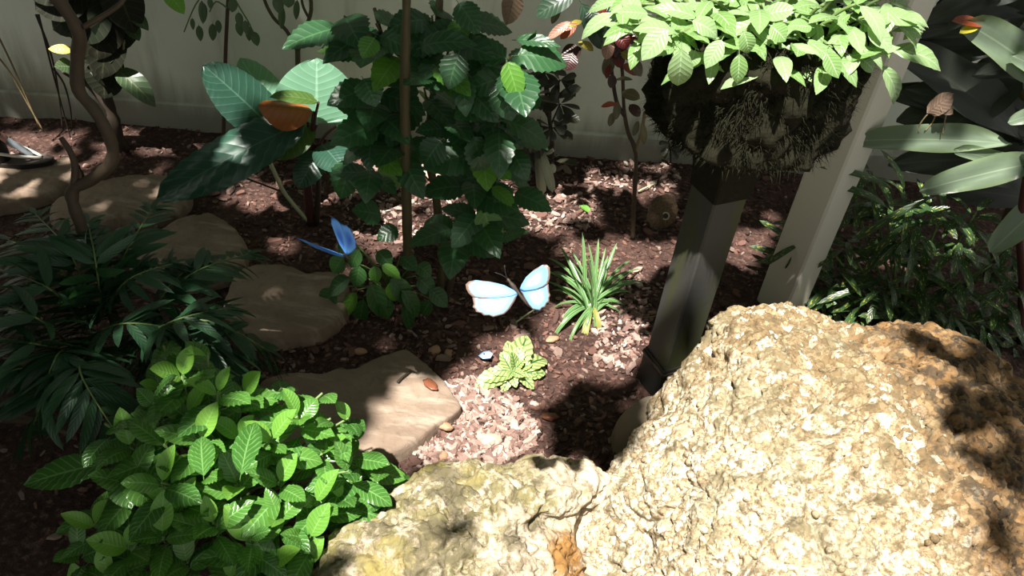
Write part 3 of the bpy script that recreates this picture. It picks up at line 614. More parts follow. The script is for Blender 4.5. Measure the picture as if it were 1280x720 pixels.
DRY = leaf_mesh('leaf', dry, .5, .7, 12, 3, -.5, .5, .01, 8, 0, .05, .04)
o = px_leaf(t, DRY, (645, -12), (632, 34), Yh-.12, 0, 28); o['label'] = 'withered brown leaf'

# low sprouting plant at the foot of the hibiscus
b = at_z(490, 375, 0); t = thing('sprouting_plant', (b.x, b.y, gz(b.x, b.y)), 'low plant with small pointed green leaves at the foot of the tall bush', 'plant')
sp2 = leafmat('sprout_leaf', (.04, .12, .03), (.03, .09, .03), (.07, .16, .05), 6, .4, .25)
SP2 = [leaf_mesh('leaf', sp2, .6, .9, 10, 2, .3, d, 0, 6, 0, .08) for d in (.4, .7)]
for bb, tt, wd, dy, me in [((440, 345), (410, 370), 24, .12, SP2), ((450, 330), (445, 360), 22, .1, SP2), ((448, 362), (428, 398), 18, .14, HL), ((455, 370), (448, 412), 20, .15, SP2), ((462, 350), (478, 398), 26, .15, SP2), ((475, 330), (502, 348), 16, .12, HL), ((468, 330), (470, 356), 16, .1, HL), ((490, 348), (495, 378), 24, .12, HL), ((485, 345), (520, 385), 26, .12, SP2), ((500, 360), (528, 398), 22, .14, SP2), ((505, 375), (514, 416), 16, .16, SP2), ((430, 320), (415, 342), 24, .08, SP2), ((450, 310), (438, 335), 22, .06, SP2), ((470, 312), (490, 335), 24, .06, SP2), ((520, 345), (545, 368), 26, .08, SP2), ((535, 360), (560, 384), 24, .1, SP2), ((520, 330), (540, 345), 22, .06, SP2), ((540, 375), (525, 395), 20, .1, SP2), ((420, 360), (402, 385), 26, .12, SP2), ((475, 370), (490, 400), 22, .14, SP2), ((440, 300), (420, 318), 20, .04, SP2), ((500, 320), (522, 338), 22, .06, SP2)]:
    px_leaf(t, me, bb, tt, b.y-dy*.6, .02, wd, .7)
    B = at_y(bb[0], bb[1], b.y-dy*.6); stem('stem', t, [b+jit(.02)*Vector((1, 1, 0)), (b+B)/2+Vector((0, 0, .03)), B], .003, .002, MT['greenstem'], 5, 3)

# ------------------------------------------------------------------ dark narrow-leaved shrub right of the hibiscus
b = at_z(688, 232, 0); Yd = b.y; t = thing('dark_shrub', (b.x, b.y, gz(b.x, b.y)), 'blackish shrub with small blunt leaves between the tall bush and the wall', 'shrub')
dn = leafmat('blackish_leaf', (.03, .035, .022), (.045, .04, .025), None, rough=.3, trans=.1)
DN = [leaf_mesh('leaf', dn, 1., .5, 8, 2, .2, d, pet=.08) for d in (.2, .5)]
stem('stem', t, [b, at_y(690, 180, Yd), at_y(684, 130, Yd), at_y(680, 90, Yd)], .010, .005, MT['darkstem'], 7)
for (x, y, n) in [(700, 130, 7), (680, 90, 9), (690, 160, 8), (670, 120, 8), (700, 100, 6), (665, 190, 6), (690, 200, 5)]:
    p = at_y(x, y, Yd-.03); stem('twig', t, [at_y(687, y+30, Yd), p], .004, .003, MT['darkstem'], 5)
    for k in range(n):
        a = k*6.283/n+rnd(-.3, .3); T = at_y(x+math.cos(a)*rnd(18, 34), y+math.sin(a)*rnd(12, 26)+4, Yd-.03-rnd(0, .06)); put_leaf(t, random.choice(DN), p, T, rnd(9, 14)*mpp(p), cam_up(p, .6, .4))
for bb, tt, wd in [((668, 165), (676, 245), 14), ((672, 170), (690, 240), 12), ((660, 160), (652, 240), 14), ((690, 125), (728, 110), 14), ((695, 145), (725, 150), 14), ((690, 148), (706, 168), 12), ((676, 145), (668, 190), 16)]:
    px_leaf(t, DN, bb, tt, Yd-.05, .03, wd, .8)

# ------------------------------------------------------------------ croton with red and yellow leaves
b = at_z(791, 300, 0); Yc = b.y-.0; t = thing('croton', (b.x, b.y, gz(b.x, b.y)), 'thin-stemmed croton with dark red, yellow and green leaves left of the planter', 'shrub')
stem('stem', t, [b, at_y(792, 260, Yc), at_y(795, 195, Yc), at_y(785, 165, Yc), at_y(780, 135, Yc), at_y(778, 90, Yc), at_y(772, 40, Yc)], .008, .005, MT['trunk'], 8, 4, .2)
stem('stem', t, [at_y(794, 190, Yc), at_y(802, 165, Yc), at_y(806, 140, Yc)], .006, .005, MT['tanstem'], 7)
stem('stem', t, [at_y(781, 145, Yc), at_y(770, 125, Yc), at_y(762, 75, Yc), at_y(750, 50, Yc)], .007, .005, MT['darkstem'], 7)
CC = {'r': ((.16, .02, .018), (.10, .015, .012)), 'd': ((.05, .018, .018), (.035, .014, .014)), 'o': ((.30, .06, .02), (.26, .05, .02)), 'y': ((.32, .27, .04), (.3, .25, .04)), 'p': ((.38, .2, .15), (.36, .2, .15)), 'g': ((.03, .06, .035), (.025, .05, .03)), 'b': ((.12, .10, .05), (.1, .08, .05))}
CR = {k: leaf_mesh('leaf', leafmat('croton_leaf_'+n, v[0], v[1], tuple(x*1.6 for x in v[0]), 8, .32, .22, tmul=1.1 if k in 'gyb' else .9), .7, .7, 10, 2, .2, .5, .006, 8, 0, .06, .015) for (k, v), n in zip(CC.items(), ('red', 'maroon', 'orange', 'yellow', 'pink', 'green', 'olive'))}
for bb, tt, wd, k in [((722, -8), (668, 18), 30, 'g'), ((715, 26), (684, 48), 12, 'p'), ((722, 28), (700, 48), 14, 'o'), ((728, 26), (712, 32), 8, 'y'), ((728, 60), (702, 70), 22, 'd'), ((716, 65), (708, 88), 22, 'd'), ((722, 52), (742, 62), 14, 'y'), ((724, 0), (757, 64), 26, 'g'), ((738, 10), (745, 40), 22, 'g'), ((760, 0), (785, 36), 30, 'g'), ((755, 20), (772, 50), 24, 'g'), ((770, 15), (790, 30), 22, 'g'), ((762, 45), (758, 75), 16, 'p'), ((768, 48), (778, 74), 22, 'd'), ((770, 40), (785, 60), 20, 'r'), ((775, 65), (798, 75), 16, 'y'), ((778, 80), (800, 92), 18, 'o'), ((785, 70), (803, 95), 16, 'b'), ((764, 65), (757, 96), 16, 'b'), ((762, 80), (758, 98), 8, 'r'), ((780, 45), (802, 55), 16, 'r'), ((786, 30), (806, 40), 12, 'p'), ((770, 60), (776, 85), 16, 'r'), ((766, 92), (764, 110), 12, 'd'), ((768, 100), (790, 98), 6, 'b'), ((773, 130), (752, 132), 8, 'o'), ((776, 115), (800, 122), 16, 'b'), ((766, 140), (762, 158), 9, 'b'), ((786, 130), (800, 145), 14, 'd'), ((772, 125), (770, 150), 10, 'b'), ((802, 150), (806, 182), 9, 'b'), ((798, 150), (792, 170), 8, 'b'), ((756, -8), (752, 30), 16, 'r'), ((700, 5), (690, 30), 10, 'b'), ((785, 0), (800, 20), 20, 'b')]:
    px_leaf(t, CR[k], bb, tt, Yc-rnd(.0, .08), .03, wd, .8, .3)
# small seedling at the wall right of the croton
b = at_z(838, 205, 0); t = thing('seedling', b, 'small dark seedling at the foot of the wall beneath the planter', 'plant')
stem('stem', t, [b, at_y(838, 190, b.y), at_y(836, 178, b.y)], .004, .003, MT['darkstem'], 6)
for bb, tt in [((837, 182), (826, 195)), ((838, 180), (852, 192)), ((836, 178), (824, 180)), ((838, 184), (846, 200)), ((837, 178), (848, 178)), ((836, 186), (832, 200))]: px_leaf(t, DN, bb, tt, b.y-.02, .02, 8)
# fresh green scrap on the mulch
p0 = at_z(724, 256, .015); t = thing('fallen_leaf', p0, 'fresh pale green fallen leaf on the sunlit mulch', 'leaf'); put_leaf(t, SY_[0], p0, at_z(738, 266, .015), .03, Vector((0, 0, 1)), 'blade')
p0 = at_z(705, 205, .015); t = thing('fallen_leaf', p0, 'dull brown fallen leaf on the mulch near the wall', 'leaf'); put_leaf(t, DRY, p0, at_z(714, 216, .015), .03, Vector((0, 0, 1)), 'blade')
p0 = at_z(528, 212, .03); t = thing('fallen_leaf', at_z(545, 230, .02), 'large pale dry lobed leaf lying behind the stems of the tall bush', 'leaf')
for q in [(528, 212), (536, 204), (550, 200), (562, 214), (570, 236), (556, 246), (536, 240)]:
    put_leaf(t, leaf_mesh('lobe', MT['pale_chip'], .6, .8, 5, 1, .2, .3, pet=0), at_z(548, 232, .02), at_z(q[0], q[1], .02+rnd(0, .03)), .03, Vector((0, 0, 1)), 'lobe')

# ------------------------------------------------------------------ strappy clump and variegated rosette
sg = leafmat('strap_leaf', (.10, .22, .07), (.06, .15, .05), (.2, .33, .14), 1, .3, .2, midrib=.12, edge=(.22, .34, .15))
sy = leafmat('yellowing_strap_leaf', (.30, .28, .07), (.24, .26, .07), None, rough=.4, trans=.25)
BL = [leaf_mesh('blade', sg, .35, .5, 12, 1, .5, d, pet=0, width=.08) for d in (.5, 1.2, 1.9, 2.5)]
BY = leaf_mesh('blade', sy, .35, .5, 12, 1, .5, 1.9, pet=0, width=.08)
b = at_z(737, 392, 0); t = thing('strappy_plant', (b.x, b.y, gz(b.x, b.y)), 'clump of narrow arching green blades left of the dark post', 'plant')
for i, (x, y, z, m) in enumerate([(729, 291, .22, 0), (749, 298, .2, 0), (771, 302, .16, 0), (786, 316, .12, 1), (800, 326, .06, 1), (804, 344, .06, 1), (800, 356, .04, 2), (795, 345, .08, 1), (778, 385, .03, 2), (768, 372, .05, 2), (755, 402, .01, 3), (748, 420, .0, 3), (690, 420, .01, 3), (703, 432, .0, 3), (712, 420, .0, 3), (695, 372, .04, 2), (684, 345, .06, 1), (678, 330, .07, 1), (700, 305, .14, 0), (690, 315, .1, 1), (715, 310, .16, 0), (760, 318, .14, 0), (740, 330, .2, 0), (722, 340, .16, 1), (770, 340, .1, 1), (765, 355, .07, 2), (705, 352, .08, 1), (710, 385, .05, 2), (722, 400, .05, 3), (735, 395, .06, 3), (790, 332, .08, 1), (697, 333, .09, 1), (758, 308, .16, 0), (742, 318, .2, 0), (690, 350, .06, 2), (700, 395, .03, 3), (775, 365, .05, 2), (787, 372, .04, 2), (718, 325, .18, 0), (738, 305, .22, 0)]):
    T = at_z(x, y, z); bb = b+Vector((rnd(-.02, .02), rnd(-.02, .02), .01)); d = T-bb
    # arching: start steeper than the chord
    o = put_leaf(t, BL[m], bb, bb+d, rnd(.014, .02), (Vector((0, 0, 1))+jit(.1)), 'blade')
    o.matrix_basis = frame(bb-org(t), d+Vector((0, 0, d.length*(.12+.28*m))), Vector((0, 0, 1))+jit(.05), rnd(.009, .015), d.length*(1+.09*m), d.length*(1+.09*m))
for x, y in [(727, 442), (724, 436), (756, 425)]:
    T = at_z(x, y, 0); bb = b+Vector((0, 0, .03)); d = T-bb; put_leaf(t, BY, bb, bb+d+Vector((0, 0, .06)), .016, Vector((0, 0, 1)), 'blade')['label'] = 'yellowed blade'

vg = leafmat('variegated_leaf', (.36, .46, .16), (.44, .52, .2), (.02, .09, .02), 6, .4, .2, tmul=1.2, midrib=.10, lat=.22)
VG = [leaf_mesh('leaf', vg, .7, .75, 12, 2, .2, d, .008, 7, .06, .05, .012, 0, 0, .45) for d in (.4, .8)]
b = at_z(641, 474, 0); t = thing('variegated_plant', (b.x, b.y, gz(b.x, b.y)), 'small rosette plant with cream and green patterned leaves in a sun patch', 'plant')
stem('stem', t, [b, b+Vector((0, 0, .04))], .006, .006, MT['greenstem'], 7)
for i, (x, y, z) in enumerate([(593, 483, .01), (608, 482, .015), (628, 490, .01), (622, 452, .05), (634, 425, .07), (645, 420, .08), (660, 418, .07), (663, 430, .06), (686, 438, .04), (683, 466, .02), (668, 486, .01), (672, 468, .03), (650, 432, .08), (626, 440, .07), (640, 440, .09), (655, 450, .07), (665, 455, .05), (614, 462, .05), (635, 470, .05), (655, 470, .05), (600, 474, .02), (684, 454, .02), (645, 482, .03)]):
    bb = b+Vector((rnd(-.008, .008), rnd(-.008, .008), .03)); T = at_z(x, y, z); put_leaf(t, random.choice(VG), bb, T, (T-bb).length*rnd(.42, .52), cam_up(bb, .5, .3))
bl = NT('pale_blue'); bl = bl.done((.35, .5, .85), .4)
vs = [(-.02, 0, 0), (-.008, .014, .004), (.008, .016, .008), (.02, .004, .01), (.014, -.01, .006), (-.006, -.012, .002), (0, 0, .008)]
p = at_z(607, 446, .02); o = link('petal', mesh('petal', [Vector(v) for v in vs], [(i, (i+1) % 6, 6) for i in range(6)], bl)); o.location = p
so = o.modifiers.new('thick', 'SOLIDIFY'); so.thickness = .0015
tag(o, 'pale blue petal beside the variegated plant', 'petal')
sv, sf = tube([Vector((-.006, .001, .0085)), Vector((-.003, .001, .0095))], .0025, 6); link('spot', mesh('spot', sv, sf, MT['black']), o)

# ------------------------------------------------------------------ dark square post and moss planter
pb = at_z(832, 492, 0); PX, PY = pb.x-.01, pb.y+.03
n = NT('weathered_post'); co = obj_co(n); a = n.noise(co, 5, 4); g2 = n.noise(n.add('Mapping', Vector=co, Scale=(8., 8., 1.5)).outputs[0], 1.2, 4)
MT['post'] = n.done(n.mix(n.ramp(g2, .4, .65), (.040, .040, .038), (.045, .052, .014)), .6, n.bump(n.noise(co, 60, 4), .2, .003), .5)
MT['fibre'] = plain('moss_fibre', (.014, .014, .008), .95, .05)
MT['darkpost'] = plain('black_sleeve', (.014, .014, .012), .6)
def square(prof, rot, mat, name, parent, bev=.004):
    vs = []; fs = []
    for (h, z) in prof:
        for k in range(4):
            for s in (-1, 1):
                a = rot+k*math.pi/2; e = Vector((math.cos(a)*h, math.sin(a)*h, 0)); f = Vector((-math.sin(a), math.cos(a), 0))*(h-bev)*s
                vs.append(e+f+Vector((0, 0, z)))
    m = 8
    for i in range(len(prof)-1):
        for k in range(m): fs.append((i*m+k, i*m+(k+1) % m, (i+1)*m+(k+1) % m, (i+1)*m+k))
    fs.append(tuple(range(m))[::-1]); fs.append(tuple(range((len(prof)-1)*m, len(prof)*m)))
    return link(name, mesh(name, vs, fs, mat, False), parent)
post = thing('planter_post', (PX, PY, 0), 'dark square post carrying the mossy planter', 'post')
square([(.046, -.03), (.046, .80)], math.radians(-62), MT['post'], 'shaft', post)
square([(.051, -.03), (.051, .115), (.0495, .12)], math.radians(-62), MT['darkpost'], 'base_sleeve', post)
square([(.0535, .1), (.0545, .105), (.0535, .11)], math.radians(-62), MT['darkstem'], 'ring', post)
square([(.049, .645), (.054, .70), (.066, .77), (.07, .80)], math.radians(-62), MT['moss'], 'collar', post)
pl = thing('moss_planter', (PX, PY, .78), 'dark moss-covered hanging-style planter on the square post', 'planter')
vs = []; fs = []; na = 140; prof = []
for i in range(30):
    t_ = i/29; prof.append((.06+.135*min(1, t_*9)**.5 if t_ < .25 else .195+.014*(t_-.25)/.75-.03*max(0, t_-.85)/.15, t_*.27))
prof += [(.15, .262), (.12, .26), (.06, .26), (.004, .26)]
for (r, z) in prof:
    for k in range(na):
        a = 2*math.pi*k/na; v = Vector((r*math.cos(a), r*math.sin(a)*.95, z)); d = .022*noise.noise(v*13)+.014*noise.noise(v*34)+.009*noise.noise(v*80)
        e = Vector((math.cos(a), math.sin(a), .15)); vs.append(v+e*d*(1 if r > .1 else .2))
for i in range(len(prof)-1):
    for k in range(na): fs.append((i*na+k, i*na+(k+1) % na, (i+1)*na+(k+1) % na, (i+1)*na+k))
body = link('moss_body', mesh('moss_body', vs, fs, MT['moss']), pl)
V = []; F = []
for i in range(6500):
    a = rnd(0, 6.283); j = random.randrange(2, 31); r, z = prof[min(j, 29)]; v = Vector((r*math.cos(a), r*math.sin(a)*.95, z)); e = (Vector((math.cos(a)*.6, math.sin(a)*.6, rnd(-1.2, .5)))+jit(.7)).normalized()
    tt = Vector((-math.sin(a), math.cos(a), 0)); L = rnd(.008, .026); b0 = len(V); V += [v-e*.008-tt*.0016, v-e*.008+tt*.0016, v+e*L+jit(.008)]; F.append((b0, b0+1, b0+2))
tag(link('moss_fibre', mesh('moss_fibre', V, F, MT['fibre'], False), pl), kind='stuff')

plm = leafmat('planter_leaf', (.16, .29, .08), (.30, .42, .22), (.36, .5, .28), 8, .26, .25, tmul=1.4, midrib=.05, lat=.05)
PLV = [leaf_mesh('leaf', plm, .8, 1., 12, 2, .25, d, .006, 7, 0, .12, .01, 0, .1, .45) for d in (.3, .7, 1.1)]
pp = thing('planter_plant', (PX, PY, 1.03), 'bushy pale green plant spilling over the top of the mossy planter', 'plant')
npl = 0
for (x, y, dY) in [(800, 5, .05), (840, 10, .1), (880, 20, .12), (850, 40, .16), (910, 10, .05), (930, 40, .14), (965, 20, .1), (1000, 45, .14), (1010, 15, .05), (1050, 25, .1), (1075, 45, .12), (1095, 20, .06), (895, 50, .18), (1040, 60, .15), (940, -10, .0), (870, -15, .0), (820, -15, .02), (990, -15, 0), (1060, -15, 0), (1110, -5, .03), (1070, 5, .08), (1030, 5, .1), (950, 5, .1), (890, 0, .1), (850, 10, .08), (780, -5, .03), (1120, 15, .04), (800, 30, .1), (975, 60, .17), (910, -20, -.05), (1020, -20, -.05)]:
    p = at_y(x, y, PY-dY); b0 = Vector((PX+(p.x-PX)*.55, PY-.02+(p.y-PY)*.5, 1.03)); stem('stem', pp, [b0, (b0+p)/2+Vector((0, 0, .015)), p], .004, .003, MT['greenstem'], 5, 3)
    a0 = rnd(0, 6.28); out = Vector((p.x-PX, p.y-PY, 0))*1.2
    for k in range(6):
        a = a0+k*2.4; d = (Vector((math.cos(a), math.sin(a), rnd(-.6, .4)))+out).normalized(); L = rnd(.06, .105); bb = p+Vector((0, 0, -.008*k))
        put_leaf(pp, random.choice(PLV), bb, bb+d*L, L*rnd(.28, .42), (Vector((0, 0, 1))+jit(.35)+(CAM-p).normalized()*.3).normalized())
for bb, tt, wd, dY, k in [((852, 52), (849, 121), 32, .25, 1.2), ((924, 62), (923, 107), 22, .26, 1.2), ((838, 30), (802, 76), 30, .2, 1.0), ((905, 45), (882, 86), 24, .22, 1.), ((928, 35), (940, 70), 22, .22, 1.), ((860, 25), (905, 40), 28, .2, .8), ((948, 20), (996, 12), 26, .12, .8), ((1018, 35), (985, 32), 22, .15, .8), ((1100, 62), (1202, 71), 30, .06, .9), ((1095, 75), (1142, 136), 24, .1, 1.), ((1080, 30), (1115, 62), 24, .12, 1.), ((1085, 15), (1150, 30), 26, .06, .8), ((1120, 30), (1156, 45), 18, .04, .8), ((815, 18), (770, 15), 20, .12, .8), ((870, 60), (862, 85), 20, .2, 1.), ((1030, 60), (1048, 98), 24, .2, 1.), ((960, 30), (985, 50), 28, .16, .8), ((1070, 70), (1100, 88), 20, .12, .9)]:
    px_leaf(pp, PLV, bb, tt, PY-dY, .02, wd, k)

# ------------------------------------------------------------------ cream square post
wp_ = at_z(975, 385, 0); cp = tag(thing('cream_post', (wp_.x+.005, wp_.y+.02, 0), 'cream painted square post rising behind the mossy planter', 'post'))
square([(.055, -.05), (.055, 1.6)], math.radians(-52), MT['postpaint'], 'shaft', cp, .006)
square([(.062, 1.55), (.066, 1.6), (.066, 1.62), (.05, 1.64)], math.radians(-52), MT['postpaint'], 'cap', cp, .006)

# ------------------------------------------------------------------ gold-speckled narrow-leaved shrub
gm = leafmat('speckled_leaf', (.025, .06, .022), (.04, .085, .03), None, rough=.28, trans=.15, spots=((.62, .55, .06), .62), midrib=.05)
GL = [leaf_mesh('leaf', gm, .5, .45, 8, 1, .25, d, pet=.06, width=.15) for d in (.3, .8, 1.3)]
GP = [(940, 330), (975, 275), (1040, 200), (1075, 175), (1120, 190), (1290, 240), (1290, 460), (1235, 430), (1170, 402), (1090, 408), (1050, 400), (990, 372), (950, 350)]
b = at_z(1130, 400, 0); sb = thing('speckled_shrub', (b.x, b.y, gz(b.x, b.y)), 'shrub of narrow dark leaves flecked with gold behind the big boulder', 'shrub')
for (x, y, dY, n_) in [(1000, 310, .02, 12), (1020, 285, .02, 10), (1010, 335, .04, 12), (1060, 300, .05, 11), (1050, 340, .08, 12), (1070, 250, .0, 9), (1110, 255, .05, 12), (1120, 300, .1, 12), (1150, 280, .1, 12), (1160, 330, .12, 12), (1110, 350, .14, 12), (1200, 300, .1, 12), (1200, 350, .14, 12), (1240, 330, .1, 10), (1250, 380, .14, 10), (1160, 370, .16, 10), (1090, 215, -.02, 8), (1220, 265, .05, 8), (1270, 300, .05, 10), (1010, 355, .02, 8), (1270, 350, .14, 12), (1230, 400, .18, 12), (1190, 385, .18, 12), (1130, 385, .17, 12), (1080, 375, .14, 12), (1275, 420, .2, 10), (1180, 260, .06, 10), (1040, 370, .1, 10), (1140, 250, .06, 9)]:
    p = at_y(x, y, b.y+.12-dY); stem('stem', sb, [b+Vector((rnd(-.03, .03), rnd(-.03, .03), 0)), (b*.45+p*.55)-Vector((0, 0, .03)), p], .006, .003, MT['greenstem'], 5, 4)
    a0 = rnd(0, 6)
    for k in range(n_):
        a = a0+k*2.4; d = Vector((math.cos(a), math.sin(a)-.2, rnd(-.5, .5)))+Vector((p.x-b.x, 0, 0))*.9; d.normalize(); L = rnd(.09, .16); bb = p-Vector((0, 0, .006*k))
        put_leaf(sb, random.choice(GL), bb, bb+d*L, rnd(.018, .026), (Vector((0, 0, 1))+jit(.4)+(CAM-p).normalized()*.3).normalized())
for bb, tt, wd in [((1120, 240), (1042, 198), 9), ((1110, 262), (1056, 215), 9), ((1170, 245), (1062, 295), 10), ((1140, 278), (1078, 318), 11), ((1000, 305), (953, 328), 8), ((998, 310), (972, 362), 8), ((1150, 330), (1120, 325), 10), ((1135, 300), (1120, 325), 12), ((1160, 300), (1155, 355), 11), ((1110, 350), (1020, 380), 9), ((1130, 240), (1118, 190), 7)]:
    px_leaf(sb, GL, bb, tt, b.y-.02, .04, wd, .9)

# ------------------------------------------------------------------ ti plant with broad straps at right
tm_ = leafmat('strap_broad_leaf', (.16, .21, .15), (.13, .18, .12), (.2, .26, .18), 1, .33, .2, midrib=.04, edge=(.13, .18, .1))
td_ = leafmat('dark_strap_leaf', (.022, .028, .02), (.016, .02, .015), (.03, .035, .025), 1, .5, .12, midrib=.05)
TI = [leaf_mesh('leaf', tm_, .35, .55, 18, 3, .22, d, 0, 1, 0, .02, .02, .3, 0, .25) for d in (.25, .5)]
TD = [leaf_mesh('leaf', td_, .5, .75, 14, 3, .22, d, 0, 1, 0, .02, .02, .3, 0, .25) for d in (.3, .7)]
b = at_z(1275, 430, 0); Yt = b.y; tp = thing('ti_plant', (b.x, b.y, gz(b.x, b.y)), 'broad strap-leaved plant reaching in from the right edge', 'plant')
stem('stem', tp, [b, at_y(1278, 350, Yt), at_y(1275, 280, Yt), at_y(1290, 180, Yt)], .012, .009, MT['redstem'], 8)
stem('stem', tp, [b+Vector((.1, .1, 0)), at_y(1330, 250, Yt+.1), at_y(1320, 100, Yt+.1), at_y(1300, 0, Yt+.12)], .016, .012, MT['darkstem'], 8)
stem('stem', tp, [b+Vector((.05, .35, 0)), at_y(1285, 200, Yt+.3), at_y(1272, 50, Yt+.3), at_y(1270, -40, Yt+.3)], .03, .026, MT['greentrunk'], 9)
for bb, tt, wd, dY, me in [((1265, 180), (1068, 178), 30, .0, TI), ((1310, 200), (1148, 240), 40, .03, TI), ((1320, 240), (1238, 316), 44, .05, TI), ((1330, 120), (1200, 28), 46, -.02, TI), ((1330, 110), (1262, 70), 30, 0, TI), ((1310, 140), (1262, 150), 24, .0, TI), ((1280, 215), (1190, 188), 16, .0, TI)]:
    px_leaf(tp, me, bb, tt, Yt+.05-dY, .03, wd*.8, .9, .1)
for bb, tt, wd, dY in [((1300, 190), (1135, 85), 44, -.12), ((1300, 110), (1150, 95), 40, -.16), ((1290, 20), (1130, 45), 40, -.12), ((1300, 160), (1160, 185), 40, -.16), ((1290, 230), (1210, 215), 36, -.1), ((1300, -10), (1170, 5), 40, -.12), ((1300, 75), (1215, 95), 36, -.08), ((1280, 180), (1115, 55), 60, -.1), ((1270, 60), (1112, 60), 50, -.15), ((1290, 40), (1105, 30), 60, -.2), ((1260, -20), (1150, 30), 50, -.1), ((1240, -20), (1185, 38), 40, -.1), ((1300, 170), (1130, 110), 60, -.15), ((1290, 130), (1120, 150), 60, -.2), ((1300, 200), (1110, 205), 60, -.2), ((1280, -10), (1230, 60), 60, -.15), ((1280, 100), (1180, 165), 60, -.12), ((1290, 60), (1190, 120), 60, -.22), ((1290, 20), (1210, -10), 60, -.2), ((1290, 250), (1180, 230), 50, -.2), ((1285, 150), (1240, 210), 50, -.15)]:
    px_leaf(tp, TD, bb, tt, Yt+.05-dY, .03, wd*.68, .9, .3)
ot = leafmat('red_tip', (.28, .06, .025), (.28, .06, .025), None, rough=.4, trans=.3, tmul=.8); yt = leafmat('yellow_tip', (.55, .5, .04), (.55, .5, .04), None, rough=.4, trans=.3, tmul=.9)
px_leaf(tp, leaf_mesh('leaf', ot, .6, .6, 8, 2, .2, .4, pet=0), (1228, 32), (1192, 24), Yt+.04, .02, 18)['label'] = 'orange-red leaf'
px_leaf(tp, leaf_mesh('leaf', yt, .6, .6, 8, 2, .2, .4, pet=0), (1222, 34), (1200, 40), Yt+.03, .02, 12)['label'] = 'yellow leaf tip'
p0 = at_y(1158, 143, Yt+.02); t = thing('curled_leaf', p0, 'curled tan dead leaf hanging above the pale strap leaf at right', 'leaf')
put_leaf(t, DRY, p0, at_y(1190, 116, Yt+.0), .05, cam_up(p0, 1., 0), 'blade'); put_leaf(t, DRY, at_y(1178, 128, Yt+.01), at_y(1193, 142, Yt), .035, cam_up(p0, 1., 0), 'blade')
for pts in ([(1160, 142), (1150, 155), (1148, 166)], [(1172, 135), (1166, 152), (1156, 164)], [(1184, 138), (1180, 155), (1178, 168)]): stem('stalk', t, [at_y(x, y, Yt+.02) for x, y in pts], .002, .0015, MT['tanstem'], 5)

# ------------------------------------------------------------------ butterflies
def wing_mat(name, c_in, c_out, edge, e0=.84, rough=.3):
    n = NT(name); uv = n.add('TexCoord').outputs['UV']; sp = n.add('SeparateXYZ', _0=uv); r = sp.outputs[1]
    col = n.mix(n.ramp(r, .2, .75), c_in, c_out)
    col = n.mix(n.math('MULTIPLY', n.ramp(n.math('ADD', r, n.math('MULTIPLY', n.noise(obj_co(n), 400, 3), .1)), e0, e0+.12), sp.outputs[0]), col, edge)
    return n.done(col, rough, None, .6, .25, col)
MT['morpho'] = wing_mat('blue_wing', (.50, .74, .92), (.24, .52, .86), (.24, .15, .11), .88); MT['morpho2'] = wing_mat('deep_blue_wing', (.04, .2, .85), (.14, .45, 1.0), (.07, .13, .45), .93)
FW = [(0, .03), (.1, .14), (.3, .3), (.6, .43), (.85, .48), (.97, .45), (1.02, .36), (.99, .22), (.93, .08), (.84, -.04), (.7, -.09), (.5, -.1), (.28, -.08), (.1, -.05)]
HW = [(0, .03), (.25, .06), (.5, .08), (.72, .06), (.84, -.06), (.79, -.26), (.8, -.35), (.74, -.42), (.72, -.5), (.62, -.54), (.56, -.62), (.46, -.62), (.38, -.68), (.28, -.64), (.18, -.6), (.1, -.45), (.03, -.2)]
def wing(name, root, outline, O, Sv, Cv, mat, lift, bulge=.06):
    o0 = org(root); vs = []; uv = []; fs = []; m = len(outline)
    ol = []                                # resample
    for i in range(m):
        a = outline[i]; b2 = outline[(i+1) % m]
        for q in range(2): ol.append((a[0]+(b2[0]-a[0])*q/2, a[1]+(b2[1]-a[1])*q/2))
    m = len(ol); N3 = Sv.cross(Cv).normalized(); nr = 5
    if N3.dot(CAM-O) < 0: N3 = -N3
    cx = .42; cy = sum(p[1] for p in ol)/m
    for i in range(nr+1):
        k = i/nr
        for j, (s, c_) in enumerate(ol):
            s2 = cx+(s-cx)*k; c2 = cy+(c_-cy)*k
            vs.append(O-o0+Sv*s2+Cv*c2+N3*(lift+bulge*Sv.length*s2*(1-s2))); uv.append((1.0 if (outline is FW and s > .5 and c_ < .47) or (outline is HW and c_ < -.02) else 0.0, k))
    for i in range(nr):
        for j in range(m): fs.append((i*m+j, i*m+(j+1) % m, (i+1)*m+(j+1) % m, (i+1)*m+j))
    o = link(name, mesh(name, vs, fs, mat, True, uv), root); md = o.modifiers.new('thick', 'SOLIDIFY'); md.thickness = .0006
    return o
def butterfly(label, px, z, body, wings, mat):
    p = at_z(px[0], px[1], z); k = mpp(p); r = thing('butterfly', p, label, 'butterfly', None)
    def v(dx, dy, dz=0): return (RGT*dx+DWN*dy-FWD*dz)*k
    h, tl = v(*body[0]), v(*body[1])
    P = [p+tl+(h-tl)*q for q in (0, .15, .3, .45, .6, .7, .8, .88, .96, 1.0)]; R = [.0008, .0018, .0022, .002, .0024, .0032, .003, .0016, .0022, .0008]
    vs, fs = tube([q-p for q in P], R, 10); link('body', mesh('body', vs, fs, MT['darkstem']), r)
    fw = (h-tl).normalized()
    for s in (-1, 1):
        sd_ = fw.cross(-FWD)*s; stem('antenna', r, [p+h, p+h+fw*.008+sd_*.003, p+h+fw*.016+sd_*.008], .0004, .0006, MT['black'], 4, 3)
    for (o_, s, c_) in wings:
        O = p+v(*o_); wing('forewing', r, FW, O, v(*s), v(*c_), mat, .0006); wing('hindwing', r, HW, O, v(*s), v(*c_), mat, -.0004)
    return r
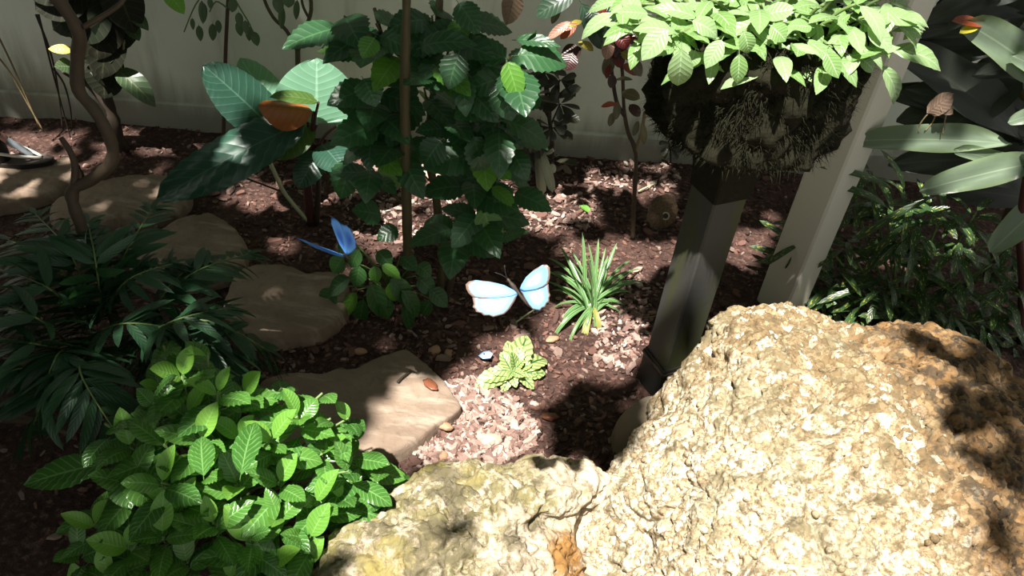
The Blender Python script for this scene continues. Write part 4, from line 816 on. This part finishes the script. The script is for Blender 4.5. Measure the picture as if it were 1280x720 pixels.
butterfly('pale shining blue butterfly with wings spread, flying before the strappy plant', (648, 366), .92, ((-14, -18, 3), (14, 18, -3)),
          [((-1, 2, 0), (-66, 2, 14), (8, -40, -8)), ((2, -3, 0), (40, -12, 26), (-14, -44, 6))], MT['morpho'])
butterfly('deep blue butterfly with raised wings, flying left of the tall bush', (434, 320), .6, ((-3, -2, 8), (3, 3, -10)),
          [((0, 0, 0), (-58, -20, 10), (3, -5, 30)), ((0, -1, 0), (-8, -46, 14), (-20, 2, 8))], MT['morpho2'])
# owl butterfly at rest
n = NT('owl_wing'); uv = n.add('TexCoord').outputs['UV']
dist = n.math('MULTIPLY', n.add('VectorMath', {'operation': 'DISTANCE'}, _0=uv, _1=(.5, .5, 0)).outputs['Value'], 2.0)
nz = n.noise(uv, 18, 5, .7); c0 = n.mix(n.ramp(nz, .4, .65), (.15, .10, .06), (.07, .045, .03)); MT['owl'] = n.done(c0, .8, None, .2)
p = at_z(828, 284, .01); r = thing('butterfly', p, 'brown resting butterfly with a ringed eyespot, wings folded, on the mulch by the croton', 'butterfly')
k = mpp(p); N2 = (CAM-p).normalized()
def ov(dx, dy, dz=0): return (RGT*dx+DWN*dy)*k+N2*dz
for sgn, nm in ((.0015, 'wing'), (-.0025, 'wing')):
    outl = [(-14, 0), (-20, -10), (-17, -26), (-8, -38), (6, -42), (16, -36), (20, -22), (16, -8), (6, 0), (-4, 3)]
    vs = [ov(0, -18, sgn+.004)]+[ov(x, y, sgn) for x, y in outl]+[ov(x, y, sgn-.001) for x, y in outl]; m = len(outl)
    uvs = [(.5, .5)]+[(.5+x/44, .9+y/44) for x, y in outl]*2
    link(nm, mesh(nm, vs, [(0, 1+(i+1) % m, 1+i) for i in range(m)]+[(1+i, 1+(i+1) % m, 1+m+(i+1) % m, 1+m+i) for i in range(m)], MT['owl'], True, uvs), r)
def disc(name, c_, rad, mat, thick): 
    vs, fs = tube([c_-N2*thick, c_+N2*thick], rad*k, 14); link(name, mesh(name, vs, fs, mat, False), r)
MT['cream'] = plain('cream_ring', (.5, .42, .26)); disc('eyespot_ring', ov(4, -14, .0055), 5.2, MT['cream'], .0008); disc('eyespot', ov(4, -14, .0062), 3.4, MT['black'], .0012)
vs, fs = tube([ov(-16, 0, 0), ov(-4, 4, .002), ov(8, 4, 0)], [.002, .004, .0015], 8); link('body', mesh('body', vs, fs, MT['darkstem']), r)

# ------------------------------------------------------------------ shoe at the far left
p = at_z(30, 204, .045); r = thing('shoe', p, 'dark flat shoe with white straps and red trim on the far left flagstone', 'shoe')
def sq(x, y, z): return at_z(x, y, z)-p
k = mpp(p); ax = (at_z(62, 203, .045)-at_z(0, 205, .045)).normalized(); sd2 = Vector((-ax.y, ax.x, 0))
def sole_geo(z0, z1, grow=0):
    vs = []; n_ = 22; L = .24; c0 = ax*(-.02)
    for z in (z0, z1):
        for i in range(n_):
            a = 2*math.pi*i/n_; u = math.cos(a); wv = .038*(1+.18*u)+grow; vs.append(c0+ax*u*(L/2+grow)*.98+sd2*(math.sin(a)*wv)+Vector((0, 0, z)))
    fs = [tuple(range(n_))[::-1], tuple(range(n_, 2*n_))]+[(i, (i+1) % n_, n_+(i+1) % n_, n_+i) for i in range(n_)]
    return vs, fs
vs, fs = sole_geo(0, .014); link('sole', mesh('sole', vs, fs, MT['black'], False), r)
vs, fs = sole_geo(.014, .018, -.004); link('insole', mesh('insole', vs, fs, plain('brown_insole', (.12, .1, .09)), False), r)
MT['strapw'] = plain('white_strap', (.75, .72, .66), .5, var=.1); MT['greyb'] = plain('grey_tongue', (.3, .34, .38), .6, var=.1); MT['redf'] = plain('red_trim', (.5, .06, .05), .5); MT['pinkf'] = plain('pink_trim', (.7, .35, .32), .5, var=.1)
toe = Vector(ax*.06)+Vector((0, 0, .022))
for s in (-1, 1): stem('strap', r, [p+toe+sd2*.005*s, p+ax*0+sd2*.03*s+Vector((0, 0, .045)), p-ax*.05+sd2*.036*s+Vector((0, 0, .06))], .005, .005, MT['strapw'], 6)
def flap(name, pts, wd, mat, lb=None):
    vs = []; 
    for q in pts: vs += [q+sd2*wd, q-sd2*wd]
    vs2 = [v+Vector((0, 0, .006)) for v in vs]; m = len(pts); A = vs+vs2; b2 = len(vs); fs = []
    for i in range(m-1): a = 2*i; fs += [(a, a+1, a+3, a+2), (b2+a+2, b2+a+3, b2+a+1, b2+a), (a, a+2, b2+a+2, b2+a), (a+3, a+1, b2+a+1, b2+a+3)]
    fs += [(0, b2, b2+1, 1), (2*m-2, 2*m-1, b2+2*m-1, b2+2*m-2)]
    o = link(name, mesh(name, A, fs, mat), r)
flap('tongue', [ax*.035+Vector((0, 0, .026)), ax*0+Vector((0, 0, .06)), -ax*.025+Vector((0, 0, .085))], .016, MT['greyb'])
flap('pink_band', [-ax*.025+Vector((0, 0, .085)), -ax*.05+Vector((0, 0, .115))], .017, MT['pinkf'])
flap('red_band', [-ax*.05+Vector((0, 0, .115)), -ax*.062+Vector((0, 0, .125))], .02, MT['redf'])
vs = []; fs = []; n_ = 16
for i, (z, rr) in enumerate(((.018, 1.), (.05, 1.02), (.09, .95), (.12, .9))):
    for j in range(n_): a = 2*math.pi*j/n_; vs.append(-ax*.085+ax*.05*rr*math.cos(a)+sd2*.036*rr*math.sin(a)+Vector((0, 0, z)))
for i in range(3):
    for j in range(n_): fs.append((i*n_+j, i*n_+(j+1) % n_, (i+1)*n_+(j+1) % n_, (i+1)*n_+j))
link('heel_cup', mesh('heel_cup', vs, fs, MT['black']), r)

# ------------------------------------------------------------------ tree overhead, out of the picture, that gives the dappled shade
def G(p): return (p.x+SX*p.z, p.y+SY*p.z)          # where the sun ray through p meets the soil
LIT = []; SOFT = []
def lit(z, *pts): LIT.append([G(at_z(x, y, z)) for x, y in pts])
def lity(Y, *pts): LIT.append([G(at_y(x, y, Y)) for x, y in pts])
lit(.38, (745, 660), (785, 570), (840, 465), (895, 378), (960, 365), (1055, 385), (1090, 440), (1125, 540), (1180, 640), (1230, 730), (1230, 900), (740, 900))
lit(.24, (560, 760), (590, 690), (640, 640), (640, 590), (660, 555), (790, 590), (770, 700), (760, 800))
lit(.2, (450, 800), (440, 720), (520, 690), (620, 690), (600, 800)); lit(.22, (520, 640), (560, 600), (640, 580), (640, 640))
lit(0, (520, 550), (555, 515), (590, 470), (625, 490), (668, 525), (672, 560), (600, 590), (570, 560))
lit(.05, (582, 500), (590, 440), (640, 412), (694, 425), (694, 485), (660, 495))
lit(.1, (690, 320), (705, 285), (790, 285), (812, 330), (800, 380), (780, 450), (735, 450), (700, 430), (690, 370))
for q in [((640, 262), (668, 250), (680, 268), (655, 285)), ((690, 235), (720, 245), (735, 268), (705, 272), (690, 285), (680, 262)), ((735, 205), (800, 205), (830, 215), (845, 240), (790, 235), (745, 225)), ((430, 205), (480, 195), (505, 240), (480, 285), (440, 260)), ((515, 215), (545, 200), (575, 215), (570, 250), (540, 245)), ((490, 280), (530, 275), (530, 310), (470, 320)), ((150, 165), (200, 160), (235, 185), (190, 195)), ((300, 235), (350, 230), (360, 275), (320, 265)), ((600, 240), (640, 230), (640, 250)), ((850, 330), (880, 400), (865, 430), (850, 400))]: lit(0, *q)
lit(.05, (470, 530), (540, 470), (572, 505), (520, 545), (470, 575)); lit(.04, (-20, 190), (90, 185), (90, 215), (40, 232), (-20, 238)); lit(.1, (-10, 150), (60, 150), (60, 205), (-10, 205))
lit(1.1, (760, -70), (1120, -70), (1110, 40), (1000, 40), (900, 45), (790, 50)); lity(1.32, (835, 65), (865, 65), (862, 125), (838, 125)); lity(1.32, (912, 70), (936, 70), (936, 110), (912, 110)); lity(1.4, (1090, 55), (1210, 60), (1200, 85), (1100, 80)); lity(1.4, (1095, 85), (1130, 90), (1145, 140), (1115, 130))
lity(2.16, (352, 72), (440, 72), (475, 150), (400, 160), (360, 130)); lity(2.16, (310, 90), (340, 80), (362, 130), (335, 150))
lity(Yt, (1060, 160), (1180, 160), (1225, 185), (1150, 205), (1070, 195)); lity(Yt, (1150, 225), (1220, 190), (1285, 200), (1285, 225), (1200, 250)); lity(Yt, (1190, 20), (1230, 15), (1285, 60), (1285, 95), (1230, 70))
lity(1.7, (1040, 190), (1110, 205), (1110, 240), (1060, 235)); lity(1.7, (1060, 290), (1130, 270), (1150, 330), (1080, 330)); lity(1.75, (945, 335), (1000, 305), (1000, 350), (965, 370))
lit(.92, (578, 345), (640, 345), (668, 315), (692, 370), (665, 398), (580, 398))
lit(.4, (330, 500), (400, 500), (430, 560), (380, 570)); lit(.35, (400, 560), (500, 590), (480, 640), (410, 620)); lit(.4, (250, 560), (300, 540), (320, 600), (270, 610)); lit(.4, (340, 590), (390, 580), (390, 640), (340, 650))
GX = np.array([p[0] for q in LIT for p in q])
cm = leafmat('canopy_leaf', (.05, .13, .03), (.05, .13, .03), None, rough=.45, trans=.1)
V = []; F = []; nleaf = 0; tries = 0
def soft(z, *pts): SOFT.append([G(at_z(x, y, z)) for x, y in pts])
soft(.36, (1070, 400), (1240, 420), (1300, 480), (1300, 760), (1200, 760), (1120, 540))
soft(.38, (230, 450), (400, 470), (470, 560), (500, 600), (420, 650), (380, 760), (180, 760), (150, 620))
soft(0, (690, 300), (640, 230), (800, 190), (860, 200), (840, 260), (740, 280)); soft(0, (560, 470), (690, 440), (720, 520), (600, 590)); soft(0, (420, 190), (640, 190), (650, 300), (430, 310))
boxes = [(min(p[0] for p in q), max(p[0] for p in q), min(p[1] for p in q), max(p[1] for p in q), q) for q in LIT]
def is_lit(x, y):
    for x0, x1, y0, y1, q in boxes:
        if x0 <= x <= x1 and y0 <= y <= y1 and inside(x, y, q): return True
    return False
Dv = Vector((SX, SY, -1)).normalized(); e1 = Dv.cross(Vector((0, 0, 1))).normalized(); e2 = Dv.cross(e1)
while nleaf < 16000 and tries < 120000:
    tries += 1
    gx, gy = rnd(-2.9, 2.9), (rnd(.1, 3.9) if random.random() < .7 else rnd(2.6, 3.7)); z = rnd(2.5, 3.6)
    if random.random() < .05: gy = rnd(2.0, 2.55); gx = .85+.5*(gy-1.95)+rnd(-.1, .1)
    L = rnd(.1, .17); a = rnd(0, 6.283); d = e1*math.cos(a)+e2*math.sin(a); s = Dv.cross(d); c0 = Vector((gx-SX*z, gy-SY*z, z))
    tilt = Dv*rnd(-.35, .35); d = (d+tilt).normalized(); wv = L*.26
    pts = [c0-d*L/2, c0-d*L*.15+s*wv, c0+d*L*.2+s*wv*.8, c0+d*L/2, c0+d*L*.2-s*wv*.8, c0-d*L*.15-s*wv]
    if gy < 2.62 and not (math.hypot(gx-(.88+.5*(gy-1.98)), 0) < .13 and gy > 2.02) and (any(is_lit(*G(p)) for p in pts) or is_lit(gx, gy)): continue
    if (inside(gx, gy, SOFT[1]) and random.random() < .34) or (any(inside(gx, gy, q) for q in SOFT[:1]+SOFT[2:]) and random.random() < .62): continue
    b0 = len(V); V += pts; F.append(tuple(range(b0, b0+6))); nleaf += 1
tr = thing('shade_tree', (-2.6, -1.6, 0), 'leafy shade tree beside the viewpoint whose crown dapples the bed', 'tree')
o3 = Vector(tr.location); tag(link('foliage', mesh('foliage', [v-o3 for v in V], F, cm, False), tr), kind='stuff')
stem('trunk', tr, [o3, o3+Vector((.05, .05, 1.2)), o3+Vector((.2, .2, 2.4)), o3+Vector((.6, .6, 3.2))], .14, .09, MT['trunk'], 12, 5, .2)
for q in [(-2.2, .6, 3.1), (-1.7, 1.2, 3.3), (-2.4, -.3, 3.2), (-1.5, -.7, 3.4)]:
    stem('branch', tr, [o3+Vector((.45, .45, 2.9)), (o3+Vector((.45, .45, 3.1))+Vector(q))/2+Vector((0, 0, .15)), Vector(q)], .03, .01, MT['trunk'], 8, 4, .2)

# unseen bush added outside the frame at left, blocking sky light to darken that side
bl_ = thing('sky_blocking_bush', (-1.75, .55, 0), 'unseen dense bush added left of the viewpoint to block sky light', 'bush')
V = []; F = []; o3 = Vector(bl_.location); m_ = 0
while m_ < 2600:
    p = Vector((-1.75+random.gauss(0, .28), .55+random.gauss(0, .45), rnd(.1, 2.1))); q = proj(p)
    if (p-CAM).dot(FWD) > .05 and q[0] > -70 and q[1] < 900: m_ += 1; continue
    d = Vector((rnd(-1, 1), rnd(-1, 1), rnd(-.8, .4))).normalized(); s_ = d.cross(Vector((rnd(-1, 1), rnd(-1, 1), 1))).normalized(); L = rnd(.12, .2); wv = L*.26
    b0 = len(V); V += [p-d*L/2, p-d*L*.15+s_*wv, p+d*L*.2+s_*wv*.8, p+d*L/2, p+d*L*.2-s_*wv*.8, p-d*L*.15-s_*wv]; F.append(tuple(range(b0, b0+6))); m_ += 1
tag(link('foliage', mesh('foliage', [v-o3 for v in V], F, cm, False), bl_), kind='stuff')
for k in range(5):
    stem('stem', bl_, [o3+jit(.05)*Vector((1, 1, 0)), o3+Vector((rnd(-.15, .15), rnd(-.3, .3), .9)), o3+Vector((rnd(-.3, .2), rnd(-.5, .5), 1.8))], .025, .01, MT['trunk'], 7)
